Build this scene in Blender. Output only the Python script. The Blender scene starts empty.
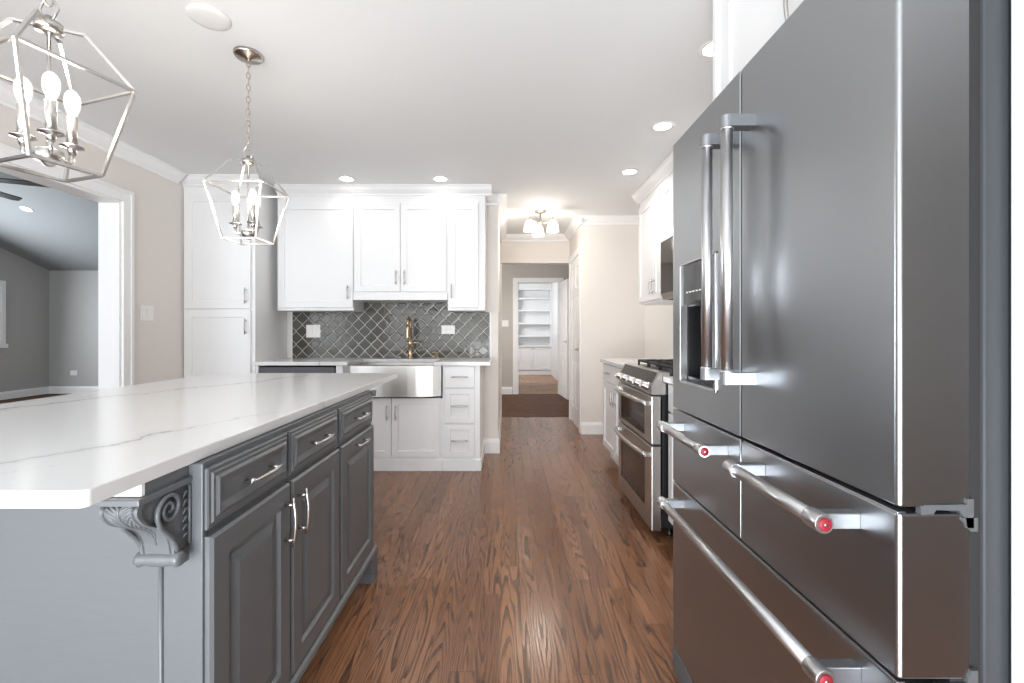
import bpy, bmesh, math, random
from mathutils import Vector, Matrix
random.seed(7)
SC = bpy.context.scene
COL = SC.collection
PI = math.pi
R = math.radians

# ------------------------------------------------------------------ camera, world, exposure, big lights
FPX = 460.0                      # focal length in pixels of a 1024 wide frame
cam_d = bpy.data.cameras.new('camera')
cam = bpy.data.objects.new('camera', cam_d); COL.objects.link(cam)
cam.location = (0, 0, 1.15)
cam.rotation_euler = (PI/2, 0, 0)
cam_d.sensor_width = 36.0
cam_d.lens = FPX/1024*36.0
cam_d.shift_x = (512-507)/1024
cam_d.shift_y = -(341.5-332)/1024
cam_d.clip_start = 0.02
SC.camera = cam

SC.view_settings.view_transform = 'Standard'
SC.view_settings.look = 'None'
SC.view_settings.exposure = 0.55
SC.view_settings.gamma = 1.0
SC.view_settings.use_curve_mapping = False
SC.cycles.use_denoising = True
SC.cycles.max_bounces = 10
SC.cycles.diffuse_bounces = 6
SC.cycles.glossy_bounces = 5
SC.cycles.sample_clamp_indirect = 6.0
SC.cycles.caustics_reflective = False
SC.cycles.caustics_refractive = False

W = bpy.data.worlds.new('world'); SC.world = W
W.use_nodes = True
bg = W.node_tree.nodes['Background']
bg.inputs[0].default_value = (0.86, 0.93, 1.0, 1)
bg.inputs[1].default_value = 2.0

def area(name, loc, target, sx, sy, power, color=(1, 1, 1)):
    d = bpy.data.lights.new(name, 'AREA'); d.shape = 'RECTANGLE'
    d.size = sx; d.size_y = sy; d.energy = power; d.color = color
    o = bpy.data.objects.new(name, d); COL.objects.link(o)
    o.location = loc
    o.rotation_euler = (Vector(target)-Vector(loc)).to_track_quat('-Z', 'Y').to_euler()
    return o
# daylight through the glazing of the wall behind the camera and of the living room, plus added fills
area('daylight_rear', (-1.55, -1.75, 0.92), (-1.45, 3, 0.85), 2.6, 1.7, 48, (0.95, 0.98, 1.0))
area('ceiling_fill', (-0.3, -1.1, 0.5), (-0.2, 0.3, 2.44), 1.4, 1.2, 72, (0.92, 0.965, 1.0))  # added unseen fill, aimed up to brighten the ceiling
area('daylight_living', (-8.35, 6.0, 1.5), (-3.0, 6.0, 1.2), 1.8, 1.3, 120, (0.90, 0.95, 1.0))
area('daylight_living_rear', (-5.6, -3.0, 1.6), (-5.6, 4, 1.6), 3.0, 1.8, 60, (0.90, 0.95, 1.0))
area('daylight_closet', (-0.3, 11.0, 1.9), (0.8, 11.6, 1.0), 0.8, 0.8, 20, (0.93, 0.97, 1.0))
area('hall_fill', (-1.45, 7.3, 1.6), (0.5, 7.6, 1.2), 1.0, 1.2, 22, (1, 0.98, 0.95))  # added fill lamp that lifts the dark hall; no window here

def point(name, loc, power, radius=0.03, color=(1, 0.90, 0.79)):
    d = bpy.data.lights.new(name, 'POINT'); d.energy = power; d.shadow_soft_size = radius; d.color = color
    o = bpy.data.objects.new(name, d); COL.objects.link(o); o.location = loc
    return o
def spot(name, loc, power, angle=168, color=(1, 0.965, 0.93)):
    d = bpy.data.lights.new(name, 'SPOT'); d.energy = power; d.spot_size = R(angle); d.spot_blend = 0.8
    d.shadow_soft_size = 0.06; d.color = color
    o = bpy.data.objects.new(name, d); COL.objects.link(o); o.location = loc
    return o

spot('hall_downlight', (0.28, 7.4, 2.40), 22, 140)

# ------------------------------------------------------------------ materials
def mat(name, color, rough=0.5, metal=0.0, **kw):
    m = bpy.data.materials.new(name); m.use_nodes = True
    b = m.node_tree.nodes['Principled BSDF']
    b.inputs['Base Color'].default_value = (*color, 1)
    b.inputs['Roughness'].default_value = rough
    b.inputs['Metallic'].default_value = metal
    for k, v in kw.items():
        b.inputs[k.replace('_', ' ')].default_value = v
    return m
def nd(m, t, **kw):
    n = m.node_tree.nodes.new(t)
    for k, v in kw.items(): setattr(n, k, v)
    return n
def lk(m, a, b): m.node_tree.links.new(a, b)
def bsdf(m): return m.node_tree.nodes['Principled BSDF']
def math_n(m, op, a, b=None, c=None):
    n = nd(m, 'ShaderNodeMath', operation=op)
    for i, v in enumerate((a, b, c)):
        if v is None: continue
        if isinstance(v, (int, float)): n.inputs[i].default_value = v
        else: lk(m, v, n.inputs[i])
    return n.outputs[0]
def noise_bump(m, scale=(60, 60, 60), strength=0.1, dist=0.002, detail=3):
    tc = nd(m, 'ShaderNodeTexCoord'); mp = nd(m, 'ShaderNodeMapping')
    mp.inputs['Scale'].default_value = scale
    nz = nd(m, 'ShaderNodeTexNoise'); nz.inputs['Scale'].default_value = 1; nz.inputs['Detail'].default_value = detail
    bp = nd(m, 'ShaderNodeBump'); bp.inputs['Strength'].default_value = strength; bp.inputs['Distance'].default_value = dist
    lk(m, tc.outputs['Object'], mp.inputs[0]); lk(m, mp.outputs[0], nz.inputs['Vector'])
    lk(m, nz.outputs['Fac'], bp.inputs['Height']); lk(m, bp.outputs[0], bsdf(m).inputs['Normal'])
    return m
def emit(name, color, strength):
    m = mat(name, color, 0.4)
    b = bsdf(m); b.inputs['Emission Color'].default_value = (*color, 1); b.inputs['Emission Strength'].default_value = strength
    return m

M = {}
M['white'] = mat('white_cabinet_paint', (0.81, 0.815, 0.82), 0.38)
M['trim'] = mat('white_trim_paint', (0.86, 0.86, 0.86), 0.4)
M['ceiling'] = noise_bump(mat('ceiling_paint', (0.745, 0.755, 0.76), 0.8), (90, 90, 90), 0.05)
M['beige'] = noise_bump(mat('beige_wall_paint', (0.76, 0.72, 0.68), 0.75), (90, 90, 90), 0.05)
M['splashwall'] = noise_bump(mat('off_white_wall_paint', (0.84, 0.82, 0.80), 0.6), (90, 90, 90), 0.05)
M['taupe'] = noise_bump(mat('taupe_wall_paint', (0.50, 0.47, 0.44), 0.75), (90, 90, 90), 0.05)
M['grey'] = noise_bump(mat('grey_wall_paint', (0.42, 0.42, 0.41), 0.55), (90, 90, 90), 0.05)
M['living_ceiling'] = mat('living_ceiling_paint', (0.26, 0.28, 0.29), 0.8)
M['dark_ceiling'] = mat('unlit_ceiling_shade', (0.06, 0.075, 0.08), 0.7)  # shade of the unlit flat ceiling put into its colour
M['island'] = noise_bump(mat('slate_grey_cabinet_paint', (0.120, 0.130, 0.139), 0.38), (40, 40, 12), 0.12, 0.002)
M['island_end'] = noise_bump(mat('slate_grey_panel_paint', (0.120, 0.130, 0.139), 0.38), (14, 14, 40), 0.22, 0.003, 5)
M['nickel'] = mat('polished_nickel', (0.52, 0.505, 0.485), 0.28, 1.0)
M['nickel_dark'] = mat('brushed_nickel', (0.50, 0.45, 0.40), 0.28, 1.0)
M['chrome'] = mat('satin_chrome', (0.56, 0.56, 0.57), 0.33, 1.0)
M['gold'] = mat('champagne_bronze', (0.62, 0.45, 0.30), 0.28, 1.0)
M['black'] = mat('black_enamel', (0.012, 0.012, 0.013), 0.35)
M['bracket'] = mat('cast_handle_bracket', (0.30, 0.31, 0.33), 0.42, 1.0)
M['iron'] = mat('cast_iron', (0.02, 0.02, 0.021), 0.55)
M['rubber'] = mat('black_gasket', (0.015, 0.015, 0.016), 0.7)
M['darkglass'] = mat('dark_glass', (0.02, 0.019, 0.018), 0.06)
M['plastic_grey'] = mat('grey_plastic', (0.085, 0.09, 0.095), 0.45)
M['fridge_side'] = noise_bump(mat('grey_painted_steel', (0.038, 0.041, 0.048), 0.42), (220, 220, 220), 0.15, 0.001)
M['plate'] = mat('white_plastic', (0.84, 0.83, 0.81), 0.35)
M['slot'] = mat('outlet_slot', (0.25, 0.23, 0.22), 0.6)
M['red'] = mat('red_medallion', (0.25, 0.008, 0.02), 0.5)
M['candle'] = mat('nickel_candle_sleeve', (0.60, 0.58, 0.55), 0.28, 0.9)
M['recess'] = emit('led_lens', (1, 0.96, 0.90), 14)
M['filament'] = emit('glowing_filament', (1, 0.85, 0.62), 60)
M['shade'] = emit('lit_opal_glass', (1, 0.97, 0.92), 1.1)
M['clear'] = mat('window_glass', (1, 1, 1), 0.0, 0.0, Transmission_Weight=1.0, IOR=1.1)

def bulb_material():
    m = bpy.data.materials.new('lit_bulb_glass'); m.use_nodes = True
    nt = m.node_tree; nt.nodes.clear()
    out = nt.nodes.new('ShaderNodeOutputMaterial')
    tr = nt.nodes.new('ShaderNodeBsdfTransparent')
    gl = nt.nodes.new('ShaderNodeEmission'); gl.inputs[0].default_value = (1, 0.94, 0.84, 1); gl.inputs[1].default_value = 1.6
    lw = nt.nodes.new('ShaderNodeLayerWeight'); lw.inputs[0].default_value = 0.45
    rp = nt.nodes.new('ShaderNodeMapRange'); rp.inputs['From Min'].default_value = 0; rp.inputs['From Max'].default_value = 1
    rp.inputs['To Min'].default_value = 0.20; rp.inputs['To Max'].default_value = 0.45
    nt.links.new(lw.outputs['Facing'], rp.inputs['Value'])
    mx = nt.nodes.new('ShaderNodeMixShader')
    nt.links.new(rp.outputs['Result'], mx.inputs[0]); nt.links.new(tr.outputs[0], mx.inputs[1]); nt.links.new(gl.outputs[0], mx.inputs[2])
    nt.links.new(mx.outputs[0], out.inputs[0])
    return m
M['bulb'] = bulb_material()

def brushed(name, color, rough, aniso, grain=(3, 3, 900), strength=0.008):
    m = mat(name, color, rough, 1.0)
    b = bsdf(m)
    b.inputs['Anisotropic'].default_value = aniso
    b.inputs['Anisotropic Rotation'].default_value = 0.25
    tg = nd(m, 'ShaderNodeTangent', direction_type='RADIAL', axis='Z')
    lk(m, tg.outputs[0], b.inputs['Tangent'])
    tc = nd(m, 'ShaderNodeTexCoord'); mp = nd(m, 'ShaderNodeMapping'); mp.inputs['Scale'].default_value = grain
    nz = nd(m, 'ShaderNodeTexNoise'); nz.inputs['Scale'].default_value = 1; nz.inputs['Detail'].default_value = 2
    lk(m, tc.outputs['Object'], mp.inputs[0]); lk(m, mp.outputs[0], nz.inputs['Vector'])
    r = nd(m, 'ShaderNodeMapRange'); r.inputs['To Min'].default_value = rough-0.05; r.inputs['To Max'].default_value = rough+0.06
    lk(m, nz.outputs['Fac'], r.inputs['Value']); lk(m, r.outputs['Result'], b.inputs['Roughness'])
    bp = nd(m, 'ShaderNodeBump'); bp.inputs['Strength'].default_value = strength; bp.inputs['Distance'].default_value = 0.001
    lk(m, nz.outputs['Fac'], bp.inputs['Height']); lk(m, bp.outputs[0], b.inputs['Normal'])
    return m
M['fridge'] = brushed('dark_brushed_steel', (0.375, 0.39, 0.405), 0.30, 0.5, (2, 2, 700), 0.004)
M['steel'] = brushed('brushed_steel', (0.50, 0.485, 0.47), 0.30, 0.5)
M['dw'] = brushed('dark_appliance_steel', (0.07, 0.07, 0.073), 0.45, 0.3)
M['sink'] = brushed('sink_steel', (0.50, 0.48, 0.455), 0.36, 0.4)

def quartz():
    m = mat('white_veined_quartz', (0.9, 0.9, 0.9), 0.16)
    b = bsdf(m)
    g = nd(m, 'ShaderNodeNewGeometry')
    mp = nd(m, 'ShaderNodeMapping'); mp.inputs['Rotation'].default_value = (0, 0, R(32)); mp.inputs['Scale'].default_value = (0.75, 2.1, 1.2)
    mp.inputs['Location'].default_value = (0.35, 0.1, 0)
    lk(m, g.outputs['Position'], mp.inputs[0])
    sp = nd(m, 'ShaderNodeSeparateXYZ'); lk(m, g.outputs['Position'], sp.inputs[0])
    def noise(scale, detail, rough, seed):
        off = nd(m, 'ShaderNodeVectorMath', operation='ADD'); off.inputs[1].default_value = (seed, seed*1.7, seed*0.3)
        lk(m, g.outputs['Position'], off.inputs[0])
        nz = nd(m, 'ShaderNodeTexNoise'); nz.inputs['Scale'].default_value = scale; nz.inputs['Detail'].default_value = detail; nz.inputs['Roughness'].default_value = rough
        lk(m, off.outputs[0], nz.inputs['Vector'])
        return nz.outputs['Fac']
    def vein(slope, off, period, amp, width, seed, lo, hi):
        q = math_n(m, 'ADD', sp.outputs[0], math_n(m, 'MULTIPLY', sp.outputs[1], slope))
        q = math_n(m, 'ADD', q, math_n(m, 'MULTIPLY', math_n(m, 'SUBTRACT', noise(2.6, 6, 0.6, seed), 0.5), amp))
        fr = math_n(m, 'FRACT', math_n(m, 'DIVIDE', math_n(m, 'ADD', q, off), period))
        d = math_n(m, 'MULTIPLY', math_n(m, 'ABSOLUTE', math_n(m, 'SUBTRACT', fr, 0.5)), period)
        r = nd(m, 'ShaderNodeMapRange', interpolation_type='SMOOTHSTEP'); r.inputs['From Min'].default_value = 0
        lk(m, math_n(m, 'MULTIPLY', noise(3.0, 3, 0.5, seed+5), width*2), r.inputs['From Max'])
        r.inputs['To Min'].default_value = 1; r.inputs['To Max'].default_value = 0
        lk(m, d, r.inputs['Value'])
        k = nd(m, 'ShaderNodeMapRange'); k.inputs['From Min'].default_value = lo; k.inputs['From Max'].default_value = hi
        lk(m, noise(2.2, 2, 0.5, seed+11), k.inputs['Value'])
        return math_n(m, 'MULTIPLY', r.outputs['Result'], k.outputs['Result'])
    v = math_n(m, 'ADD', math_n(m, 'MULTIPLY', vein(-0.40, 10.72, 0.90, 0.36, 0.008, 3.3, 0.34, 0.50), 0.60),
               math_n(m, 'MULTIPLY', vein(-0.40, 10.72, 0.90, 0.36, 0.05, 3.3, 0.40, 0.60), 0.18))
    v2 = math_n(m, 'ADD', v, math_n(m, 'MULTIPLY', vein(-0.9, 10.0, 0.8, 0.7, 0.005, 7.7, 0.46, 0.62), 0.30))
    mx = nd(m, 'ShaderNodeMix', data_type='RGBA')
    lk(m, math_n(m, 'MINIMUM', v2, 1.0), mx.inputs[0])
    mx.inputs[6].default_value = (0.72, 0.72, 0.72, 1); mx.inputs[7].default_value = (0.30, 0.30, 0.31, 1)
    lk(m, mx.outputs[2], b.inputs['Base Color'])
    return m
M['quartz'] = quartz()

def oak(name, along_y=True, dark=1.0, tint=(1, 1, 1), rough=0.19, ior=1.45):
    m = mat(name, (0.2, 0.1, 0.05), 0.3)
    b = bsdf(m); b.inputs['IOR'].default_value = ior
    g = nd(m, 'ShaderNodeNewGeometry'); sp = nd(m, 'ShaderNodeSeparateXYZ'); lk(m, g.outputs['Position'], sp.inputs[0])
    u, v = (sp.outputs[0], sp.outputs[1]) if along_y else (sp.outputs[1], sp.outputs[0])
    PW, PL = 0.083, 1.15
    row = math_n(m, 'DIVIDE', math_n(m, 'ADD', u, 20.03), PW)
    ri = math_n(m, 'FLOOR', row); rf = math_n(m, 'FRACT', row)
    wn = nd(m, 'ShaderNodeTexWhiteNoise', noise_dimensions='1D'); lk(m, ri, wn.inputs['W'])
    ln = math_n(m, 'ADD', math_n(m, 'DIVIDE', math_n(m, 'ADD', v, 20), PL), math_n(m, 'MULTIPLY', wn.outputs['Value'], 7.31))
    li = math_n(m, 'FLOOR', ln); lf = math_n(m, 'FRACT', ln)
    pid = math_n(m, 'ADD', math_n(m, 'MULTIPLY', ri, 13.17), math_n(m, 'MULTIPLY', li, 7.77))
    w2 = nd(m, 'ShaderNodeTexWhiteNoise', noise_dimensions='1D'); lk(m, pid, w2.inputs['W'])
    rnd = w2.outputs['Value']
    # cathedral grain: contour lines of a long stretched noise, another slice of it in every plank
    def stretched(fu, fv, extra, detail, rough):
        c = nd(m, 'ShaderNodeCombineXYZ')
        lk(m, math_n(m, 'MULTIPLY', u, fu), c.inputs[0])
        lk(m, math_n(m, 'MULTIPLY', v, fv), c.inputs[1])
        lk(m, math_n(m, 'MULTIPLY', rnd, extra), c.inputs[2])
        n = nd(m, 'ShaderNodeTexNoise'); n.inputs['Scale'].default_value = 1; n.inputs['Detail'].default_value = detail; n.inputs['Roughness'].default_value = rough
        lk(m, c.outputs[0], n.inputs['Vector'])
        return n.outputs['Fac']
    f = stretched(9.0, 0.50, 91.0, 2.0, 0.4)
    f2 = stretched(60, 5.0, 40.0, 2.0, 0.5)
    ph = math_n(m, 'ADD', math_n(m, 'MULTIPLY', f, 30.0), math_n(m, 'MULTIPLY', f2, 0.28))
    ring = math_n(m, 'FRACT', ph)                       # saw tooth: sharp dark late-wood edge, slow fade
    rr = nd(m, 'ShaderNodeMapRange', interpolation_type='SMOOTHSTEP'); rr.inputs['From Min'].default_value = 0.40; rr.inputs['From Max'].default_value = 0.92
    lk(m, ring, rr.inputs['Value'])
    edge = nd(m, 'ShaderNodeMapRange'); edge.inputs['From Min'].default_value = 1.0; edge.inputs['From Max'].default_value = 0.95
    lk(m, ring, edge.inputs['Value'])
    line = math_n(m, 'MULTIPLY', rr.outputs['Result'], edge.outputs['Result'])
    pore = stretched(420, 9.0, 30.0, 1.0, 0.5)
    pr = nd(m, 'ShaderNodeMapRange'); pr.inputs['From Min'].default_value = 0.52; pr.inputs['From Max'].default_value = 0.70
    lk(m, pore, pr.inputs['Value'])
    grain = math_n(m, 'ADD', math_n(m, 'MULTIPLY', line, 0.78), math_n(m, 'MULTIPLY', pr.outputs['Result'], 0.34))
    grain = math_n(m, 'MINIMUM', grain, 1.0)
    base = nd(m, 'ShaderNodeMix', data_type='RGBA')
    lk(m, rnd, base.inputs[0])
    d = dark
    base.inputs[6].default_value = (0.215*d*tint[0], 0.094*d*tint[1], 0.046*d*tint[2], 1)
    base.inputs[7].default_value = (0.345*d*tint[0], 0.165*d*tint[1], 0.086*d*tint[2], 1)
    mx = nd(m, 'ShaderNodeMix', data_type='RGBA')
    lk(m, grain, mx.inputs[0]); lk(m, base.outputs[2], mx.inputs[6])
    mx.inputs[7].default_value = (0.048*d*tint[0], 0.020*d*tint[1], 0.011*d*tint[2], 1)
    # seams between boards
    s1 = math_n(m, 'LESS_THAN', math_n(m, 'MINIMUM', rf, math_n(m, 'SUBTRACT', 1.0, rf)), 0.008)
    s2 = math_n(m, 'LESS_THAN', math_n(m, 'MINIMUM', lf, math_n(m, 'SUBTRACT', 1.0, lf)), 0.0010)
    seam = math_n(m, 'MAXIMUM', s1, s2)
    m2 = nd(m, 'ShaderNodeMix', data_type='RGBA')
    lk(m, math_n(m, 'MULTIPLY', seam, 0.55), m2.inputs[0]); lk(m, mx.outputs[2], m2.inputs[6]); m2.inputs[7].default_value = (0.02, 0.01, 0.006, 1)
    lk(m, m2.outputs[2], b.inputs['Base Color'])
    bp = nd(m, 'ShaderNodeBump'); bp.inputs['Strength'].default_value = 0.10; bp.inputs['Distance'].default_value = 0.001; bp.invert = True
    lk(m, math_n(m, 'ADD', grain, seam), bp.inputs['Height']); lk(m, bp.outputs[0], b.inputs['Normal'])
    r = nd(m, 'ShaderNodeMapRange'); r.inputs['To Min'].default_value = rough; r.inputs['To Max'].default_value = rough+0.13
    lk(m, grain, r.inputs['Value']); lk(m, r.outputs['Result'], b.inputs['Roughness'])
    return m
M['oak'] = oak('oak_strip_floor')
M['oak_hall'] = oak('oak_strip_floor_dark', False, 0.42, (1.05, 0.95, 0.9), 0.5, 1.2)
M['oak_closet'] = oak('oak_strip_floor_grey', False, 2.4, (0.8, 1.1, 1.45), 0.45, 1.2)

def tile():
    m = mat('grey_arabesque_tile', (0.1, 0.1, 0.1), 0.1)
    b = bsdf(m); b.inputs['IOR'].default_value = 1.33
    g = nd(m, 'ShaderNodeNewGeometry'); sp = nd(m, 'ShaderNodeSeparateXYZ'); lk(m, g.outputs['Position'], sp.inputs[0])
    u = math_n(m, 'DIVIDE', math_n(m, 'ADD', sp.outputs[0], 10.0), 0.1185)
    v = math_n(m, 'DIVIDE', math_n(m, 'ADD', sp.outputs[2], 10.02), 0.1235)
    a = math_n(m, 'ADD', u, v); c = math_n(m, 'SUBTRACT', u, v)
    s = math_n(m, 'ADD', a, math_n(m, 'MULTIPLY', math_n(m, 'SINE', math_n(m, 'MULTIPLY', c, 2*PI)), 0.02))
    t = math_n(m, 'ADD', c, math_n(m, 'MULTIPLY', math_n(m, 'SINE', math_n(m, 'MULTIPLY', a, 2*PI)), 0.02))
    def dist(q):
        fr = math_n(m, 'FRACT', q)
        return math_n(m, 'MINIMUM', fr, math_n(m, 'SUBTRACT', 1.0, fr))
    d = math_n(m, 'MINIMUM', dist(s), dist(t))
    gr = nd(m, 'ShaderNodeMapRange', interpolation_type='SMOOTHSTEP'); gr.inputs['From Min'].default_value = 0.012; gr.inputs['From Max'].default_value = 0.028
    gr.inputs['To Min'].default_value = 1; gr.inputs['To Max'].default_value = 0
    lk(m, d, gr.inputs['Value'])
    pid = math_n(m, 'ADD', math_n(m, 'MULTIPLY', math_n(m, 'FLOOR', s), 5.31), math_n(m, 'MULTIPLY', math_n(m, 'FLOOR', t), 17.7))
    wn = nd(m, 'ShaderNodeTexWhiteNoise', noise_dimensions='1D'); lk(m, pid, wn.inputs['W'])
    tc = nd(m, 'ShaderNodeMix', data_type='RGBA'); lk(m, wn.outputs['Value'], tc.inputs[0])
    tc.inputs[6].default_value = (0.072, 0.069, 0.058, 1); tc.inputs[7].default_value = (0.120, 0.115, 0.100, 1)
    mx = nd(m, 'ShaderNodeMix', data_type='RGBA'); lk(m, gr.outputs['Result'], mx.inputs[0])
    lk(m, tc.outputs[2], mx.inputs[6]); mx.inputs[7].default_value = (0.72, 0.70, 0.66, 1)
    lk(m, mx.outputs[2], b.inputs['Base Color'])
    ro = nd(m, 'ShaderNodeMapRange'); ro.inputs['To Min'].default_value = 0.08; ro.inputs['To Max'].default_value = 0.6
    lk(m, gr.outputs['Result'], ro.inputs['Value']); lk(m, ro.outputs['Result'], b.inputs['Roughness'])
    nz = nd(m, 'ShaderNodeTexNoise'); nz.inputs['Scale'].default_value = 22; nz.inputs['Detail'].default_value = 1; lk(m, g.outputs['Position'], nz.inputs['Vector'])
    pill = nd(m, 'ShaderNodeMapRange', interpolation_type='SMOOTHSTEP'); pill.inputs['From Min'].default_value = 0.02; pill.inputs['From Max'].default_value = 0.14
    lk(m, d, pill.inputs['Value'])
    h = math_n(m, 'ADD', pill.outputs['Result'], math_n(m, 'MULTIPLY', nz.outputs['Fac'], 0.8))
    bp = nd(m, 'ShaderNodeBump'); bp.inputs['Strength'].default_value = 0.35; bp.inputs['Distance'].default_value = 0.003
    lk(m, h, bp.inputs['Height']); lk(m, bp.outputs[0], b.inputs['Normal'])
    return m
M['tile'] = tile()

# ------------------------------------------------------------------ mesh helpers
class MB:
    def __init__(s): s.bm = bmesh.new()
    def box(s, x0, x1, y0, y1, z0, z1, bev=0.0, seg=2):
        vs = [s.bm.verts.new(p) for p in ((x0,y0,z0),(x1,y0,z0),(x1,y1,z0),(x0,y1,z0),(x0,y0,z1),(x1,y0,z1),(x1,y1,z1),(x0,y1,z1))]
        fs = [s.bm.faces.new([vs[i] for i in q]) for q in ((0,3,2,1),(4,5,6,7),(0,1,5,4),(1,2,6,5),(2,3,7,6),(3,0,4,7))]
        if bev > 0:
            es = list({e for f in fs for e in f.edges})
            bmesh.ops.bevel(s.bm, geom=es, offset=bev, segments=seg, profile=0.5, affect='EDGES')
        return s
    def prism(s, prof, axis, a, b):
        """closed 2D profile extruded along an axis: axis x -> profile (y,z); y -> (x,z); z -> (x,y)"""
        def P(p, t): return {'x': (t, p[0], p[1]), 'y': (p[0], t, p[1]), 'z': (p[0], p[1], t)}[axis]
        v0 = [s.bm.verts.new(P(p, a)) for p in prof]; v1 = [s.bm.verts.new(P(p, b)) for p in prof]
        n = len(prof)
        fs = [s.bm.faces.new(v0), s.bm.faces.new(v1[::-1])]
        for i in range(n):
            fs.append(s.bm.faces.new((v0[i], v1[i], v1[(i+1) % n], v0[(i+1) % n])))
        bmesh.ops.recalc_face_normals(s.bm, faces=fs)
        return s
    def panel(s, x0, x1, z0, z1, rings, back):
        """front at -Y: nested rectangles (inset, y), closed at the back plane y=back"""
        def ring(i, y):
            return [s.bm.verts.new(p) for p in ((x0+i, y, z0+i), (x1-i, y, z0+i), (x1-i, y, z1-i), (x0+i, y, z1-i))]
        rs = [ring(0, back)] + [ring(i, y) for i, y in rings]
        s.bm.faces.new(rs[0][::-1])
        for a, b in zip(rs, rs[1:]):
            for k in range(4):
                s.bm.faces.new((a[k], a[(k+1) % 4], b[(k+1) % 4], b[k]))
        s.bm.faces.new(rs[-1])
        return s
    def tube(s, pts, r, n=10, closed=False, flat=None):
        pts = [Vector(p) for p in pts]
        rad = r if isinstance(r, (list, tuple)) else [r]*len(pts)
        N = len(pts); rings = []
        prev = None
        for i, p in enumerate(pts):
            if closed: t = pts[(i+1) % N]-pts[i-1]
            else: t = pts[min(i+1, N-1)]-pts[max(i-1, 0)]
            t.normalize()
            if prev is None:
                ref = Vector((0, 0, 1)) if abs(t.z) < 0.9 else Vector((1, 0, 0))
                a = t.cross(ref).normalized()
            else:
                a = (prev - t*prev.dot(t)).normalized()
            b = t.cross(a); prev = a
            rings.append([s.bm.verts.new(p + (a*math.cos(2*PI*k/n) + b*math.sin(2*PI*k/n))*rad[i]) for k in range(n)])
        fs = []
        M_ = N if closed else N-1
        for i in range(M_):
            A, B = rings[i], rings[(i+1) % N]
            for k in range(n):
                fs.append(s.bm.faces.new((A[k], A[(k+1) % n], B[(k+1) % n], B[k])))
        if not closed:
            fs.append(s.bm.faces.new(rings[0][::-1])); fs.append(s.bm.faces.new(rings[-1]))
        for f in fs: f.smooth = True
        bmesh.ops.recalc_face_normals(s.bm, faces=fs)
        return s
    def bar(s, p, q, w):
        """square bar from p to q"""
        p, q = Vector(p), Vector(q); t = (q-p).normalized()
        ref = Vector((0, 0, 1)) if abs(t.z) < 0.95 else Vector((0, 1, 0))
        a = t.cross(ref).normalized()*w/2; b = t.cross(a).normalized()*w/2
        A = [s.bm.verts.new(p+x) for x in (a+b, a-b, -a-b, -a+b)]; B = [s.bm.verts.new(q+x) for x in (a+b, a-b, -a-b, -a+b)]
        fs = [s.bm.faces.new(A), s.bm.faces.new(B[::-1])]
        for k in range(4): fs.append(s.bm.faces.new((A[k], B[k], B[(k+1) % 4], A[(k+1) % 4])))
        bmesh.ops.recalc_face_normals(s.bm, faces=fs)
        return s
    def lathe(s, prof, c=(0, 0, 0), n=24, axis='z', cap=True):
        """profile of (radius, height); axis z, or y (height runs to +Y) or x"""
        c = Vector(c); rings = []; fs = []
        def P(r, h, a):
            x, y = r*math.cos(a), r*math.sin(a)
            return c + {'z': Vector((x, y, h)), 'y': Vector((x, h, y)), 'x': Vector((h, x, y))}[axis]
        for r, h in prof:
            if r < 1e-6: rings.append([s.bm.verts.new(P(0, h, 0))])
            else: rings.append([s.bm.verts.new(P(r, h, 2*PI*k/n)) for k in range(n)])
        for A, B in zip(rings, rings[1:]):
            for k in range(n):
                k2 = (k+1) % n
                if len(A) == 1 and len(B) == 1: continue
                if len(A) == 1: fs.append(s.bm.faces.new((A[0], B[k2], B[k])))
                elif len(B) == 1: fs.append(s.bm.faces.new((A[k], A[k2], B[0])))
                else: fs.append(s.bm.faces.new((A[k], A[k2], B[k2], B[k])))
        if cap and len(rings[0]) > 1: fs.append(s.bm.faces.new(rings[0][::-1]))
        if cap and len(rings[-1]) > 1: fs.append(s.bm.faces.new(rings[-1]))
        for f in fs: f.smooth = len(f.verts) <= 4
        bmesh.ops.recalc_face_normals(s.bm, faces=fs)
        return s
    def quad(s, *ps):
        s.bm.faces.new([s.bm.verts.new(p) for p in ps]); return s
    def build(s, name, m, parent=None, loc=None, label=None):
        me = bpy.data.meshes.new(name); s.bm.to_mesh(me); s.bm.free()
        me.materials.append(M[m] if isinstance(m, str) else m)
        o = bpy.data.objects.new(name, me); COL.objects.link(o)
        if parent: o.parent = parent
        if loc: o.location = loc
        if label: o['label'] = label
        return o
def tag(o, label, cat, group=None):
    o['label'] = label; o['category'] = cat
    if group: o['group'] = group
    return o
def thing(name, label, cat, loc=(0, 0, 0), rz=0, group=None):
    o = bpy.data.objects.new(name, None); COL.objects.link(o)
    o.empty_display_size = 0.1
    o.location = loc; o.rotation_euler = (0, 0, rz)
    return tag(o, label, cat, group)
def struct(mb, name, m):
    o = mb.build(name, m); o['kind'] = 'structure'; return o
def copy_tree(o, parent=None):
    c = o.copy(); COL.objects.link(c)
    if parent: c.parent = parent
    for ch in list(o.children): copy_tree(ch, c)
    return c

BACK, RIGHT, ISL = 0.0, -PI/2, PI/2        # turn of a unit whose front is local -Y
SHAKER = lambda r=0.058: [(0, 0.002), (0.002, 0), (r, 0), (r+0.003, 0.009)]
SLAB = [(0, 0.002), (0.002, 0)]
RAISED = [(0, 0.006), (0.006, 0), (0.058, 0), (0.064, 0.009), (0.078, 0.009), (0.100, 0.002), (0.104, 0.0015)]
STEPPED = [(0, 0.011), (0.003, 0.009), (0.010, 0.009), (0.013, 0.005), (0.020, 0.005), (0.026, 0.0), (0.030, 0.0), (0.044, 0.006), (0.046, 0.006)]

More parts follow.
